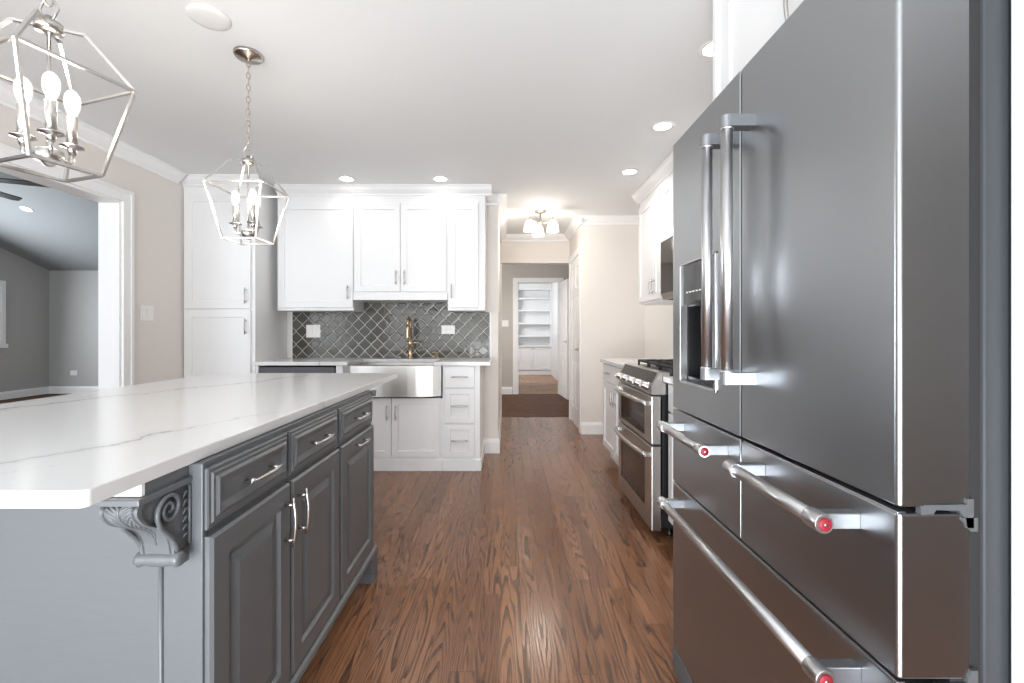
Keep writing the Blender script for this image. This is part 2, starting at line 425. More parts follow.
def pull(parent, x, z, length, vertical, front, m='nickel', r=0.0048, name='handle'):
    """bow pull: two posts and a bar arched away from the door front"""
    b = MB(); n = 9; pts = []; rad = []
    for i in range(n):
        t = -1+2*i/(n-1); k = t*length/2
        y = front-0.022-0.008*(1-t*t)
        pts.append((x, y, z+k) if vertical else (x+k, y, z)); rad.append(r*(0.8+0.35*(1-t*t)))
    b.tube(pts, rad, 8)
    for sg in (-1, 1):
        k = sg*length*0.36; y = front-0.026
        p = (x, y, z+k) if vertical else (x+k, y, z); q = (p[0], front+0.001, p[2])
        b.tube([p, q], [r*0.8, r*1.05], 8)
    return b.build(name, m, parent)

def crown_profile(): # (out from wall, down from ceiling)
    return [(0, 0), (0.085, 0), (0.085, -0.012), (0.074, -0.018), (0.060, -0.040), (0.034, -0.062), (0.020, -0.070), (0.016, -0.085), (0, -0.085)]

CEIL = 2.44
# ------------------------------------------------------------------ setting
struct(MB().box(-2.82, 3.6, -2.0, 6.20, -0.05, 0), 'floor', 'oak')
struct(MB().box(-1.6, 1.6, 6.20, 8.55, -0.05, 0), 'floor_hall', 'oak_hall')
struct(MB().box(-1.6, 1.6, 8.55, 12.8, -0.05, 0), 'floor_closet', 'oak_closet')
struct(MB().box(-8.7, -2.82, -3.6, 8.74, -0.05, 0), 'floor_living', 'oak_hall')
struct(MB().box(-2.82, 3.6, -2.0, 6.13, CEIL, CEIL+0.06), 'ceiling', 'ceiling')
struct(MB().box(-1.6, 1.6, 6.13, 12.8, CEIL, CEIL+0.06), 'ceiling_hall', 'ceiling')
struct(MB().box(-2.685, -0.085, 4.38, 4.50, 0, CEIL), 'wall_back', 'splashwall')
struct(MB().box(-0.235, -0.085, 4.372, 4.38, 0, CEIL), 'wall_stub', 'beige')
struct(MB().box(-0.205, -0.085, 4.50, 6.27, 0, CEIL), 'wall_hall_left', 'beige')
struct(MB().box(1.55, 1.69, 0.64, 5.18, 0, CEIL), 'wall_right', 'splashwall')
struct(MB().box(3.46, 3.6, -2.0, 0.78, 0, CEIL), 'wall_added_dim', 'grey')  # unseen side room, added so the refrigerator side reflects something dim
struct(MB().box(1.69, 3.46, 0.64, 0.78, 0, CEIL), 'wall_added_dim_end', 'grey')  # end wall of the added dim room
struct(MB().box(0.835, 1.69, 5.18, 5.22, 0, CEIL), 'wall_passage', 'beige')
b = MB()                                                        # wall holding the closed door
b.box(0.835, 0.955, 5.22, 5.29, 0, CEIL).box(0.835, 0.955, 6.04, 6.13, 0, CEIL).box(0.835, 0.955, 5.29, 6.04, 2.06, CEIL)
struct(b, 'wall_hall_right', 'beige')
b = MB(); b.box(-0.085, 0.85, 6.13, 6.27, 2.07, CEIL).box(0.85, 1.6, 6.13, 6.27, 0, CEIL).box(-1.6, -0.205, 6.13, 6.27, 0, CEIL)
struct(b, 'wall_hall_header', 'beige')
b = MB(); b.box(-1.6, 0.203, 8.5, 8.62, 0, CEIL).box(0.203, 0.963, 8.5, 8.62, 2.08, CEIL).box(0.963, 1.6, 8.5, 8.62, 0, CEIL)
struct(b, 'wall_hall_end', 'taupe')
struct(MB().box(-1.72, -1.6, 6.13, 12.8, 0, CEIL), 'wall_hall_west', 'taupe')
struct(MB().box(1.6, 1.72, 6.13, 12.8, 0, CEIL), 'wall_hall_east', 'taupe')
struct(MB().box(-1.6, 1.6, 12.68, 12.8, 0, CEIL), 'wall_closet_back', 'trim')
struct(MB().box(1.19, 1.6, 8.62, 12.68, 0, CEIL), 'wall_closet_right', 'trim')
# left wall with the wide cased opening into the living room
b = MB(); b.box(-2.82, -2.685, 3.2, 8.6, 0, 3.3).box(-2.82, -2.685, -1.2, 3.2, 2.06, 3.3).box(-2.82, -2.685, -2.0, -1.2, 0, 3.3)
struct(b, 'wall_left', 'beige')
# living room: gable room with a sloped ceiling
struct(MB().box(-8.7, -2.82, 8.6, 8.74, 0, 2.5), 'wall_living_back', 'grey')
b = MB(); b.box(-8.7, -8.56, -3.6, 6.6, 0, 3.3).box(-8.7, -8.56, 7.76, 8.6, 0, 3.3).box(-8.7, -8.56, 6.6, 7.76, 0, 0.95).box(-8.7, -8.56, 6.6, 7.76, 1.95, 3.3)
struct(b, 'wall_living_left', 'grey')
zs = lambda y: 2.3+0.338*(8.6-y)
b = MB(); b.prism([(8.74, zs(8.74)), (6.1, zs(6.1)), (6.1, zs(6.1)+0.08), (8.74, zs(8.74)+0.08)], 'x', -8.7, -2.82)
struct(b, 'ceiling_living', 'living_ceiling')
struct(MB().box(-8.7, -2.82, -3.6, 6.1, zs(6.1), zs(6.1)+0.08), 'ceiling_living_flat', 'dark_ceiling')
# wall behind the camera with broad patio glazing
b = MB(); b.box(-0.1, 3.6, -2.12, -2.0, 0, CEIL).box(-2.82, -0.1, -2.12, -2.0, 2.2, CEIL)
struct(b, 'wall_rear', 'beige')
struct(MB().box(-8.7, -2.82, -3.72, -3.6, 0, 0.4), 'wall_living_rear', 'grey')
w = MB()
for x in (-2.82, -1.92, -1.04, -0.16): w.box(x, x+0.06, -2.09, -2.03, 0, 2.2)
w.box(-2.76, -0.16, -2.09, -2.03, 0, 0.08).box(-2.76, -0.16, -2.09, -2.03, 2.12, 2.2)
struct(w, 'window_2', 'trim')
w = MB()
w.box(-8.60, -8.53, 7.76, 7.83, 0.88, 2.02).box(-8.60, -8.53, 6.53, 6.6, 0.88, 2.02).box(-8.60, -8.53, 6.6, 7.76, 1.95, 2.02).box(-8.60, -8.52, 6.5, 7.86, 0.88, 0.95)
w.box(-8.66, -8.62, 7.70, 7.76, 0.95, 1.95).box(-8.66, -8.62, 6.6, 6.66, 0.95, 1.95).box(-8.66, -8.62, 6.66, 7.70, 1.42, 1.47)
w1 = struct(w, 'window_1', 'trim')
MB().box(-8.645, -8.64, 6.66, 7.70, 0.95, 1.95).build('pane', 'clear', w1)

# crown mouldings, baseboards and casings
def trim(mb, n, m='trim'): return struct(mb, 'trim_%d' % n, m)
cp = crown_profile()
trim(MB().prism([(-2.685+o, CEIL+d) for o, d in cp], 'y', -2.0, 3.74), 1)
trim(MB().prism([(4.372-o, CEIL+d) for o, d in cp], 'x', -0.235, -0.085), 2)
trim(MB().prism([(-0.085+o, CEIL+d) for o, d in cp], 'y', 4.29, 6.13), 3)
trim(MB().prism([(6.13-o, CEIL+d) for o, d in cp], 'x', -0.085, 0.835), 4)
trim(MB().prism([(0.835-o, CEIL+d) for o, d in cp], 'y', 5.10, 6.13), 5)
trim(MB().prism([(5.18-o, CEIL+d) for o, d in cp], 'x', 0.755, 1.55), 6)
# casing and jamb of the living room opening
b = MB()
b.box(-2.685, -2.667, 3.2, 3.285, 0, 2.145, 0.003).box(-2.685, -2.667, -1.285, 3.2, 2.06, 2.145, 0.003)
b.box(-2.667, -2.661, 3.262, 3.285, 0, 2.145).box(-2.667, -2.661, -1.285, 3.262, 2.122, 2.145)
b.box(-2.83, -2.685, 3.185, 3.2, 0, 2.06).box(-2.83, -2.685, -1.2, 3.185, 2.045, 2.06)
trim(b, 7)
BB = lambda: [(0, 0), (0.016, 0), (0.016, 0.105), (0.010, 0.122), (0.008, 0.135), (0, 0.135)]
struct(MB().prism([(4.372-o, h) for o, h in BB()], 'x', -0.225, -0.069), 'baseboard_stub', 'trim')
struct(MB().prism([(-0.085+o, h) for o, h in BB()], 'y', 4.372, 6.05), 'baseboard_hall_left', 'trim')
struct(MB().prism([(5.18-o, h) for o, h in BB()], 'x', 0.835, 1.55), 'baseboard_passage', 'trim')
struct(MB().prism([(8.5-o, h) for o, h in BB()], 'x', -1.6, 0.10), 'baseboard_hall_end', 'trim')
struct(MB().prism([(8.6-o, h) for o, h in BB()], 'x', -8.56, -2.82), 'baseboard_living_back', 'trim')
struct(MB().prism([(-8.56+o, h) for o, h in BB()], 'y', -3.6, 8.6), 'baseboard_living_left', 'trim')
struct(MB().prism([(-2.685+o, h) for o, h in BB()], 'y', 3.285, 3.80), 'baseboard_left', 'trim')
# casing of the closed hall door (in the right hall wall)
b = MB(); b.box(0.822, 0.835, 5.20, 5.285, 0, 2.13, 0.003).box(0.822, 0.835, 6.035, 6.115, 0, 2.13, 0.003).box(0.822, 0.835, 5.285, 6.035, 2.05, 2.13, 0.003)
trim(b, 8)
b = MB(); b.box(0.11, 0.205, 8.48, 8.5, 0, 2.15, 0.003).box(0.96, 1.05, 8.48, 8.5, 0, 2.15, 0.003).box(0.205, 0.96, 8.48, 8.5, 2.07, 2.15, 0.003)
b.box(0.203, 0.215, 8.5, 8.62, 0, 2.07).box(0.951, 0.963, 8.5, 8.62, 0, 2.07)
trim(b, 9)
trim(MB().box(-0.085, -0.070, 6.04, 6.13, 0, 2.07, 0.003), 10)

def six_panel(w, h, t=0.035):
    """door leaf in local X 0..w, front at -Y; six sunk panels on the front"""
    d = MB()
    st = 0.105; mid = 0.09; pw = (w-2*st-mid)/2
    rows = [(0.22, 0.78), (0.93, 1.58), (1.68, h-0.11)]
    d.box(0, w, 0.006, t-0.006, 0, h)
    for y0, y1 in ((0, 0.006), (t-0.006, t)):
        d.box(0, st, y0, y1, 0, h).box(w-st, w, y0, y1, 0, h).box(st+pw, st+pw+mid, y0, y1, 0, h)
        zz = [0]+[q for r_ in rows for q in r_]+[h]
        for i in range(0, len(zz), 2):
            d.box(st, st+pw, y0, y1, zz[i], zz[i+1]); d.box(st+pw+mid, w-st, y0, y1, zz[i], zz[i+1])
    for z0, z1 in rows:
        for x0 in (st, st+pw+mid):
            d.panel(x0+0.018, x0+pw-0.018, z0+0.018, z1-0.018, [(0, 0.0055), (0.022, 0.0015)], 0.007)
    return d
def lever(door, x, z, sgn=1):
    b = MB(); b.lathe([(0.026, 0), (0.026, -0.006), (0.010, -0.010), (0.010, -0.040), (0, -0.040)], (x, 0, z), 16, 'y')
    b.tube([(x, -0.042, z), (x+sgn*0.02, -0.046, z), (x+sgn*0.10, -0.044, z)], [0.009, 0.008, 0.006], 8)
    return b.build('door_handle', 'nickel_dark', door)
d1 = six_panel(0.744, 2.045).build('door_1', 'trim'); d1['kind'] = 'structure'
d1.location = (0.838, 6.037, 0.008); d1.rotation_euler = (0, 0, RIGHT)
lever(d1, 0.68, 0.94, -1)
d2 = six_panel(0.73, 2.04).build('door_2', 'trim'); d2['kind'] = 'structure'
ang = math.atan2(0.055, -0.70)                 # leaf swung into the hall
d2.location = (0.953, 8.475, 0.01); d2.rotation_euler = (0, 0, math.atan2(-0.71, 0.06))
lever(d2, 0.66, 0.98, -1)
h = MB()
for z in (0.2, 1.0, 1.85): h.box(-0.012, 0.0, 0.0, 0.03, z, z+0.09)
h.build('hinge', 'nickel_dark', d2)

# ------------------------------------------------------------------ cabinets
def front_door(p, x0, x1, z0, z1, front, rings, m='white', t=0.02, name='door'):
    rg = [(i, front+y) for i, y in rings]
    return MB().panel(x0, x1, z0, z1, rg, front+t).build(name, m, p)

# tall pantry in the corner
FB = 3.80                                       # door fronts of the back run
pc = thing('pantry_cabinet', 'tall white pantry cabinet in the corner with two stacked doors', 'cabinet', (-2.683, FB, 0), BACK)
PWD = 0.593
MB().box(0, PWD, 0.02, 0.578, 0.0, 2.352).build('cabinet_body', 'white', pc)
front_door(pc, 0.015, PWD-0.03, 1.345, 2.29, 0, SHAKER(0.062))
pull(pc.children[-1], PWD-0.065, 1.45, 0.13, True, 0)
front_door(pc, 0.015, PWD-0.03, 0.12, 1.335, 0, SHAKER(0.062))
pull(pc.children[-1], PWD-0.065, 1.195, 0.13, True, 0)
b = MB(); b.prism([(0.02-o*0.75, CEIL+d) for o, d in cp]+[], 'x', 0, PWD+0.06)
b.box(0, PWD+0.0, 0.02, 0.575, 2.352, CEIL-0.001).build('crown', 'white', pc)

# base run along the back wall
dw = thing('dishwasher', 'dark stainless dishwasher under the counter left of the sink', 'dishwasher', (-2.075, FB, 0), BACK)
MB().box(0.02, 0.68, 0.05, 0.57, 0.10, 0.86).build('tub', 'rubber', dw)
MB().box(0.03, 0.655, 0.0, 0.05, 0.12, 0.79, 0.006).build('door', 'dw', dw)
MB().box(0.03, 0.655, -0.006, 0.05, 0.795, 0.862, 0.003).build('control_panel', 'dw', dw)
b = MB(); b.tube([(0.09, -0.045, 0.76), (0.595, -0.045, 0.76)], 0.011)
b.box(0.09, 0.11, -0.045, 0.0, 0.752, 0.768).box(0.575, 0.595, -0.045, 0.0, 0.752, 0.768)
b.build('handle', 'steel', dw)
MB().box(0.0, 0.022, 0.0, 0.57, 0.0, 0.875).build('side_panel', 'white', dw)
MB().box(0.663, 0.698, 0.0, 0.57, 0.0, 0.875).box(0.698, 0.719, 0.0, 0.57, 0.612, 0.875).build('side_panel', 'white', dw)
MB().box(0.022, 0.663, 0.06, 0.08, 0.0, 0.10).build('toe_kick', 'white', dw)

sc = thing('sink_cabinet', 'white two door base cabinet below the farmhouse sink', 'cabinet', (-1.37, FB, 0), BACK)
SW = 0.835
MB().box(0, SW, 0.02, 0.57, 0.10, 0.60).build('cabinet_body', 'white', sc)
front_door(sc, 0.02, 0.413, 0.115, 0.605, 0, SHAKER(0.05)); pull(sc.children[-1], 0.378, 0.485, 0.125, True, 0)
front_door(sc, 0.417, 0.815, 0.115, 0.605, 0, SHAKER(0.05)); pull(sc.children[-1], 0.452, 0.485, 0.125, True, 0)
b = MB(); b.box(0, SW, 0.02, 0.06, 0.0, 0.10).box(0, SW, 0.0, 0.03, 0.0, 0.092, 0.003).build('base_moulding', 'white', sc)

dc = thing('drawer_cabinet', 'narrow white base cabinet with three stacked drawers', 'cabinet', (-0.534, FB, 0), BACK)
DW = 0.31
MB().box(0, DW, 0.02, 0.57, 0.0, 0.875).build('cabinet_body', 'white', dc)
for z0, z1, rg in ((0.69, 0.868, SLAB), (0.395, 0.682, SHAKER(0.045)), (0.115, 0.387, SHAKER(0.045))):
    front_door(dc, 0.02, DW-0.045, z0, z1, 0, rg, name='drawer'); pull(dc.children[-1], 0.1425, (z0+z1)/2, 0.14, False, 0)
b = MB(); b.box(0, DW+0.012, 0.0, 0.03, 0.0, 0.092, 0.003).box(DW, DW+0.012, 0.03, 0.556, 0.0, 0.092, 0.003).build('base_moulding', 'white', dc)

# worktop of the back run, cut out for the sink
CT = 0.905
b = MB()
x0, x1 = -2.088, -0.137
sx0, sx1, sy0, sy1 = -1.31, -0.60, 3.775, 4.17
b.box(x0, sx0, 3.775, 4.372, CT-0.03, CT, 0.002).box(sx1, x1, 3.775, 4.372, CT-0.03, CT, 0.002).box(sx0, sx1, sy1, 4.372, CT-0.03, CT, 0.002)
tag(b.build('back_worktop', 'quartz'), 'long white quartz worktop around the farmhouse sink under the tile wall', 'worktop')

# apron sink: bowed front, bowl
fs = thing('farmhouse_sink', 'stainless steel apron front farmhouse sink set into the back counter', 'sink', (-0.948, FB, 0), BACK)
prof = []
for i in range(13):
    t = -1+i/6; prof.append((0.405*t, -0.052*(1-t*t)**0.8-0.004))
b = MB(); b.prism(prof+[(0.405, 0.03), (-0.405, 0.03)], 'z', 0.62, 0.873)
ap = b.build('apron', 'sink', fs)
b = MB(); iz0 = 0.66
b.box(-0.375, -0.36, 0.03, 0.40, iz0, 0.873).box(0.36, 0.375, 0.03, 0.40, iz0, 0.873).box(-0.36, 0.36, 0.385, 0.40, iz0, 0.873).box(-0.36, 0.36, 0.03, 0.385, iz0-0.015, iz0)
b.build('bowl', 'sink', fs)
MB().lathe([(0.04, 0), (0.04, 0.004), (0.03, 0.006), (0.0, 0.006)], (0, 0.21, iz0), 20).build('drain', 'chrome', fs)

fc = thing('kitchen_faucet', 'bronze pull-down faucet rising behind the farmhouse sink', 'faucet', (-0.895, 4.255, CT))
b = MB(); b.lathe([(0.027, 0), (0.027, 0.012), (0.018, 0.02), (0.0165, 0.05), (0.0165, 0.12), (0.020, 0.125), (0.020, 0.165), (0.0145, 0.17), (0.0145, 0.28), (0, 0.28)], (0, 0, 0), 16)
b.build('body', 'gold', fc)
pts = [(0, 0, 0.26)]+[(0, -0.055+0.055*math.cos(a), 0.315+0.055*math.sin(a)) for a in [PI*k/10 for k in range(0, 10)]]+[(0, -0.112, 0.30)]
MB().tube(pts, 0.0115, 12).build('spout', 'gold', fc)
MB().lathe([(0.0125, 0.30), (0.015, 0.28), (0.0165, 0.20), (0.0175, 0.185), (0.0, 0.185)], (0, -0.112, 0), 14).build('spray_head', 'gold', fc)
b = MB(); b.tube([(0.015, 0, 0.145), (0.075, 0, 0.147)], [0.011, 0.010], 10).tube([(0.066, 0, 0.147), (0.09, -0.02, 0.152)], [0.006, 0.005], 8); b.build('lever', 'gold', fc)
MB().tube([(-0.016, 0, 0.06)]+[(-0.03-0.018*math.sin(a), 0, 0.055-0.02*math.cos(a)-0.0) for a in [PI*k/6 for k in range(7)]], 0.004, 8).build('hook', 'gold', fc)
sd = thing('soap_dispenser', 'small bronze soap pump on the back counter right of the faucet', 'soap dispenser', (-0.645, 4.26, CT))
MB().lathe([(0.02, 0), (0.02, 0.006), (0.010, 0.010), (0.009, 0.05), (0.0, 0.05)], (0, 0, 0), 14).build('base', 'gold', sd)
MB().tube([(0.006, 0, 0.055), (-0.03, -0.01, 0.058), (-0.05, -0.02, 0.052)], [0.010, 0.007, 0.005], 8).build('nozzle', 'gold', sd)
tag(MB().lathe([(0.016, 0), (0.016, 0.012), (0.012, 0.016), (0, 0.016)], (-1.0, 4.27, CT), 14).build('air_switch', 'gold'), 'low round bronze button on the back counter left of the faucet', 'button')

# backsplash
bs = thing('tile_backsplash', 'dark grey arabesque tile backsplash with pale grout behind the sink', 'backsplash', (0, 0, 0))
b = MB(); b.box(-2.036, -0.165, 4.366, 4.379, CT+0.001, 1.338).box(-1.36, -0.52, 4.366, 4.379, 1.338, 1.43); b.build('tiles', 'tile', bs)
MB().box(-0.165, -0.150, 4.364, 4.371, CT+0.001, 1.338).build('edge_strip', 'trim', bs)
MB().box(-2.05, -2.036, 4.364, 4.379, CT+0.001, 1.338).build('edge_strip', 'trim', bs)

# wall cabinets over the sink run: fronts at y=4.05
FU = 4.05
def wall_cab(label, x0, x1, z0, z1, doors, handles, y=FU, depth=0.33, rot=BACK, loc=None, zt=2.352, group=None, rail=0.055, crown_ends=(0, 0), frieze=True):
    o = thing('wall_cabinet', label, 'cabinet', loc or (x0, y, 0), rot, group)
    w = x1-x0
    MB().box(0, w, 0.02, depth-0.002, z0, zt).build('cabinet_body', 'white', o)
    for (a, c, dz0, dz1), hd in zip(doors, handles):
        d = front_door(o, a, c, dz0, dz1, 0, SHAKER(rail))
        if hd: pull(d, hd[0], hd[1], hd[2] if len(hd) > 2 else 0.125, True, 0)
    b = MB(); b.prism([(0.02-q*0.75, CEIL+d) for q, d in cp], 'x', -crown_ends[0], w+crown_ends[1])
    b.box(0, w, 0.02, depth-0.002, zt, CEIL-0.001)
    b.build('crown', 'white', o)
    return o
wall_cab('wide single door white wall cabinet beside the pantry', -2.03, -1.357, 1.34, 2.352, [(0.015, 0.672, 1.365, 2.285)], [(0.63, 1.50)])
o = wall_cab('white double door wall cabinet raised above the sink', -1.356, -0.524, 1.432, 2.352, [(0.012, 0.414, 1.505, 2.285), (0.418, 0.82, 1.505, 2.285)], [(0.378, 1.63), (0.454, 1.63)])
MB().box(0.002, 0.83, 0.0, 0.02, 1.432, 1.498).build('valance', 'white', o)
wall_cab('narrow white wall cabinet at the right end of the sink run', -0.523, -0.197, 1.34, 2.352, [(0.010, 0.27, 1.365, 2.285)], [(0.035, 1.51)], crown_ends=(0, 0.062))

# right hand run: fronts face -X. local x runs toward the camera
FR = 0.885
def base_right(label, ya, yb, dr, doors):
    o = thing('base_cabinet', label, 'cabinet', (FR, yb, 0), RIGHT)
    w = yb-ya
    MB().box(0, w, 0.02, 0.66, 0.10, 0.875).box(0, w, 0.07, 0.66, 0.0, 0.10).build('cabinet_body', 'white', o)
    for a, c in dr:
        d = front_door(o, a, c, 0.715, 0.865, 0, SLAB, name='drawer'); pull(d, (a+c)/2, 0.79, 0.12, False, 0)
    n = len(doors)
    for i, (a, c) in enumerate(doors):
        d = front_door(o, a, c, 0.115, 0.705, 0, SHAKER(0.055)); pull(d, c-0.035 if i % 2 == 0 else a+0.035, 0.60, 0.125, True, 0)
    return o
base_right('white base cabinet past the far side of the range', 3.312, 4.25, [(0.012, 0.465), (0.473, 0.926)], [(0.012, 0.465), (0.473, 0.926)])
base_right('white base cabinet between the range and the refrigerator', 1.625, 2.538, [(0.012, 0.453), (0.461, 0.90)], [(0.012, 0.453), (0.461, 0.90)])
tag(MB().box(0.862, 1.548, 3.31, 4.275, CT-0.03, CT, 0.003).build('side_worktop', 'quartz'), 'white quartz worktop past the far side of the range', 'worktop')
tag(MB().box(0.862, 1.548, 1.622, 2.541, CT-0.03, CT, 0.003).build('side_worktop', 'quartz'), 'white quartz worktop between the range and the refrigerator', 'worktop')
XU = 1.225
wall_cab('white double door wall cabinet at the far end of the range wall', 0, 0.90, 1.40, 2.352, [(0.010, 0.440, 1.42, 2.285), (0.446, 0.89, 1.42, 2.285)], [(0.41, 1.53), (0.476, 1.53)], rot=RIGHT, loc=(XU, 4.295, 0), depth=0.325, crown_ends=(0.062, 0))
wall_cab('short white wall cabinet directly above the microwave', 0, 0.765, 1.815, 2.352, [(0.010, 0.379, 1.83, 2.285), (0.386, 0.755, 1.83, 2.285)], [(0.345, 1.91), (0.42, 1.91)], rot=RIGHT, loc=(XU, 3.394, 0), depth=0.325)

mw = thing('microwave', 'stainless over-the-range microwave under a short white cabinet', 'microwave', (1.13, 3.39, 0), RIGHT)
MB().box(0.004, 0.756, 0.03, 0.418, 1.385, 1.81).build('case', 'rubber', mw)
MB().box(0.004, 0.60, 0.0, 0.03, 1.43, 1.808, 0.004).build('door', 'darkglass', mw)
MB().box(0.602, 0.756, 0.0, 0.03, 1.43, 1.808, 0.004).build('control_panel', 'darkglass', mw)
MB().prism([(0.03, 1.385), (0.018, 1.39), (0.0, 1.43), (0.03, 1.43)], 'x', 0.004, 0.756).build('vent_strip', 'steel', mw)
MB().tube([(0.575, 0.0, 1.50), (0.575, -0.035, 1.51), (0.575, -0.035, 1.73), (0.575, 0.0, 1.74)], 0.009, 10).build('handle', 'steel', mw)

# cabinet and panels around the refrigerator
def end_panel(label, y0, y1):
    return tag(MB().box(0.722, 1.548, y0, y1, 0.0, CEIL-0.001, 0.002).build('refrigerator_panel', 'white'), label, 'panel')
end_panel('tall white end panel on the near side of the refrigerator', 0.636, 0.660)
end_panel('tall white end panel between the refrigerator and the range wall', 1.592, 1.616)
oc = thing('overhead_cabinet', 'white double door cabinet above the refrigerator', 'cabinet', (0.735, 1.59, 0), RIGHT)
MB().box(0.0, 0.928, 0.02, 0.81, 1.82, 2.352).box(0, 0.928, 0.02, 0.81, 2.352, CEIL-0.001).build('cabinet_body', 'white', oc)
front_door(oc, 0.012, 0.461, 1.835, 2.30, 0, SHAKER(0.055)); pull(oc.children[-1], 0.425, 2.0, 0.16, True, 0)
front_door(oc, 0.467, 0.916, 1.835, 2.30, 0, SHAKER(0.055)); pull(oc.children[-1], 0.503, 2.0, 0.16, True, 0)

# ------------------------------------------------------------------ range
rg = thing('double_oven_range', 'stainless double oven gas range with front knobs', 'range', (0.80, 3.303, 0), RIGHT)
RW = 0.756
MB().box(0.004, RW-0.004, 0.06, 0.74, 0.06, 0.905).build('case', 'black', rg)
for x in (0.06, RW-0.06):
    for y in (0.12, 0.66): MB().lathe([(0.018, 0), (0.018, 0.012), (0.012, 0.02), (0.012, 0.06), (0, 0.06)], (x, y, 0), 12).build('levelling_foot', 'black', rg)
def oven(z0, z1, wz0, wz1, hz):
    d = MB().box(0, RW, 0.0, 0.055, z0, z1, 0.006).build('oven_door', 'steel', rg)
    MB().panel(0.085, RW-0.125, wz0, wz1, [(0, -0.002), (0.004, -0.003), (0.035, -0.003), (0.036, -0.0015)], 0.001).build('window', 'darkglass', d)
    pts = []; rad = []
    for i in range(13):
        t = -1+i/6; pts.append((RW/2+t*(RW/2-0.03), -0.030-0.028*(1-t*t), hz+0.006*(1-t*t))); rad.append(0.013)
    b = MB().tube(pts, rad, 10)
    for sg in (-1, 1): b.box(RW/2+sg*(RW/2-0.03)-0.012, RW/2+sg*(RW/2-0.03)+0.012, -0.032, 0.002, hz-0.013, hz+0.013, 0.003)
    b.build('oven_handle', 'steel', d)
oven(0.525, 0.795, 0.555, 0.735, 0.752)
oven(0.045, 0.515, 0.15, 0.42, 0.465)
MB().box(0.002, RW-0.002, 0.02, 0.06, 0.515, 0.525).box(0.002, RW-0.002, 0.02, 0.06, 0.795, 0.803).build('door_gap', 'black', rg)
MB().prism([(0.0, 0.803), (0.0, 0.845), (0.045, 0.925), (0.10, 0.925), (0.10, 0.803)], 'x', 0, RW).build('control_panel', 'steel', rg)
MB().quad((0.03, 0.0085, 0.8625), (RW-0.03, 0.0085, 0.8625), (RW-0.03, 0.042, 0.922), (0.03, 0.042, 0.922)).build('display', 'darkglass', rg)
b = bpy.data.objects  # knobs
ax = Vector((0, -0.92, 0.39)).normalized()
knob0 = None
for i in range(5):
    x = 0.085+i*(RW-0.17)/4
    k = MB().lathe([(0.026, 0), (0.026, 0.006), (0.021, 0.010), (0.018, 0.036), (0.015, 0.040), (0, 0.040)], (0, 0, 0), 16)
    k.box(-0.005, 0.005, -0.019, 0.019, 0.034, 0.048, 0.002)
    ko = k.build('knob', 'steel', rg)
    ko.location = (x, 0.004, 0.838); ko.rotation_euler = ax.to_track_quat('Z', 'Y').to_euler()
MB().box(0.0, RW, 0.10, 0.74, 0.903, 0.918, 0.003).build('cooktop', 'black', rg)
for cx in (0.20, 0.56):
    for cy in (0.26, 0.56):
        MB().lathe([(0.055, 0), (0.055, 0.006), (0.038, 0.010), (0.038, 0.016), (0.034, 0.020), (0, 0.020)], (cx, cy, 0.918), 20).build('burner', 'iron', rg)
for x0, x1 in ((0.03, 0.262), (0.267, 0.489), (0.494, 0.726)):
    g = MB()
    for x in (x0+0.008, x1-0.008): g.box(x-0.006, x+0.006, 0.13, 0.70, 0.942, 0.956, 0.002)
    for y in (0.136, 0.41, 0.694): g.box(x0, x1, y-0.006, y+0.006, 0.942, 0.956, 0.002)
    xm = (x0+x1)/2
    for y in (0.26, 0.56):
        g.box(x0+0.01, xm-0.02, y-0.005, y+0.005, 0.944, 0.957, 0.002).box(xm+0.02, x1-0.01, y-0.005, y+0.005, 0.944, 0.957, 0.002)
        g.box(xm-0.005, xm+0.005, y-0.12, y-0.02, 0.944, 0.957, 0.002).box(xm-0.005, xm+0.005, y+0.02, y+0.12, 0.944, 0.957, 0.002)
    for x in (x0+0.008, x1-0.008):
        for y in (0.136, 0.694): g.box(x-0.006, x+0.006, y-0.006, y+0.006, 0.918, 0.944)
    g.build('grate', 'iron', rg)

# ------------------------------------------------------------------ refrigerator
FX = 0.565
YN, YF, YC = 0.664, 1.574, 1.112
fr = thing('french_door_refrigerator', 'large dark stainless french door refrigerator with tubular handles', 'refrigerator', (FX, YF, 0), RIGHT)
FW = YF-YN; FC = YF-YC                 # local x runs from the far edge (0) to the near edge (FW)
DT = 0.102                             # door thickness
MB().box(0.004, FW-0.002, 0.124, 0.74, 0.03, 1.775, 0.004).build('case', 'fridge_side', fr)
MB().box(0.008, FW-0.006, 0.08, 0.125, 0.09, 1.76).build('gasket', 'rubber', fr)
def fridge_slab(name, x0, x1, z0, z1, ra=0.003, rb=0.007):
    """door or drawer front: rounded vertical edges, slim lip at the top"""
    pr = []
    def arc(cx, cy, a0, a1, r, n=6): return [(cx+r*math.cos(a0+(a1-a0)*k/n), cy+r*math.sin(a0+(a1-a0)*k/n)) for k in range(n+1)]
    pr += arc(x0+ra, ra, PI, 1.5*PI, ra) + arc(x1-rb, rb, 1.5*PI, 2*PI, rb) + [(x1, DT), (x0, DT)]
    b = MB().prism(pr, 'z', z0, z1)
    hor = [e for e in b.bm.edges if abs(e.verts[0].co.z-e.verts[1].co.z) < 1e-6]
    bmesh.ops.bevel(b.bm, geom=hor, offset=0.003, segments=2, profile=0.5, affect='EDGES')
    o = b.build(name, 'fridge', fr)
    return o
G = 0.003
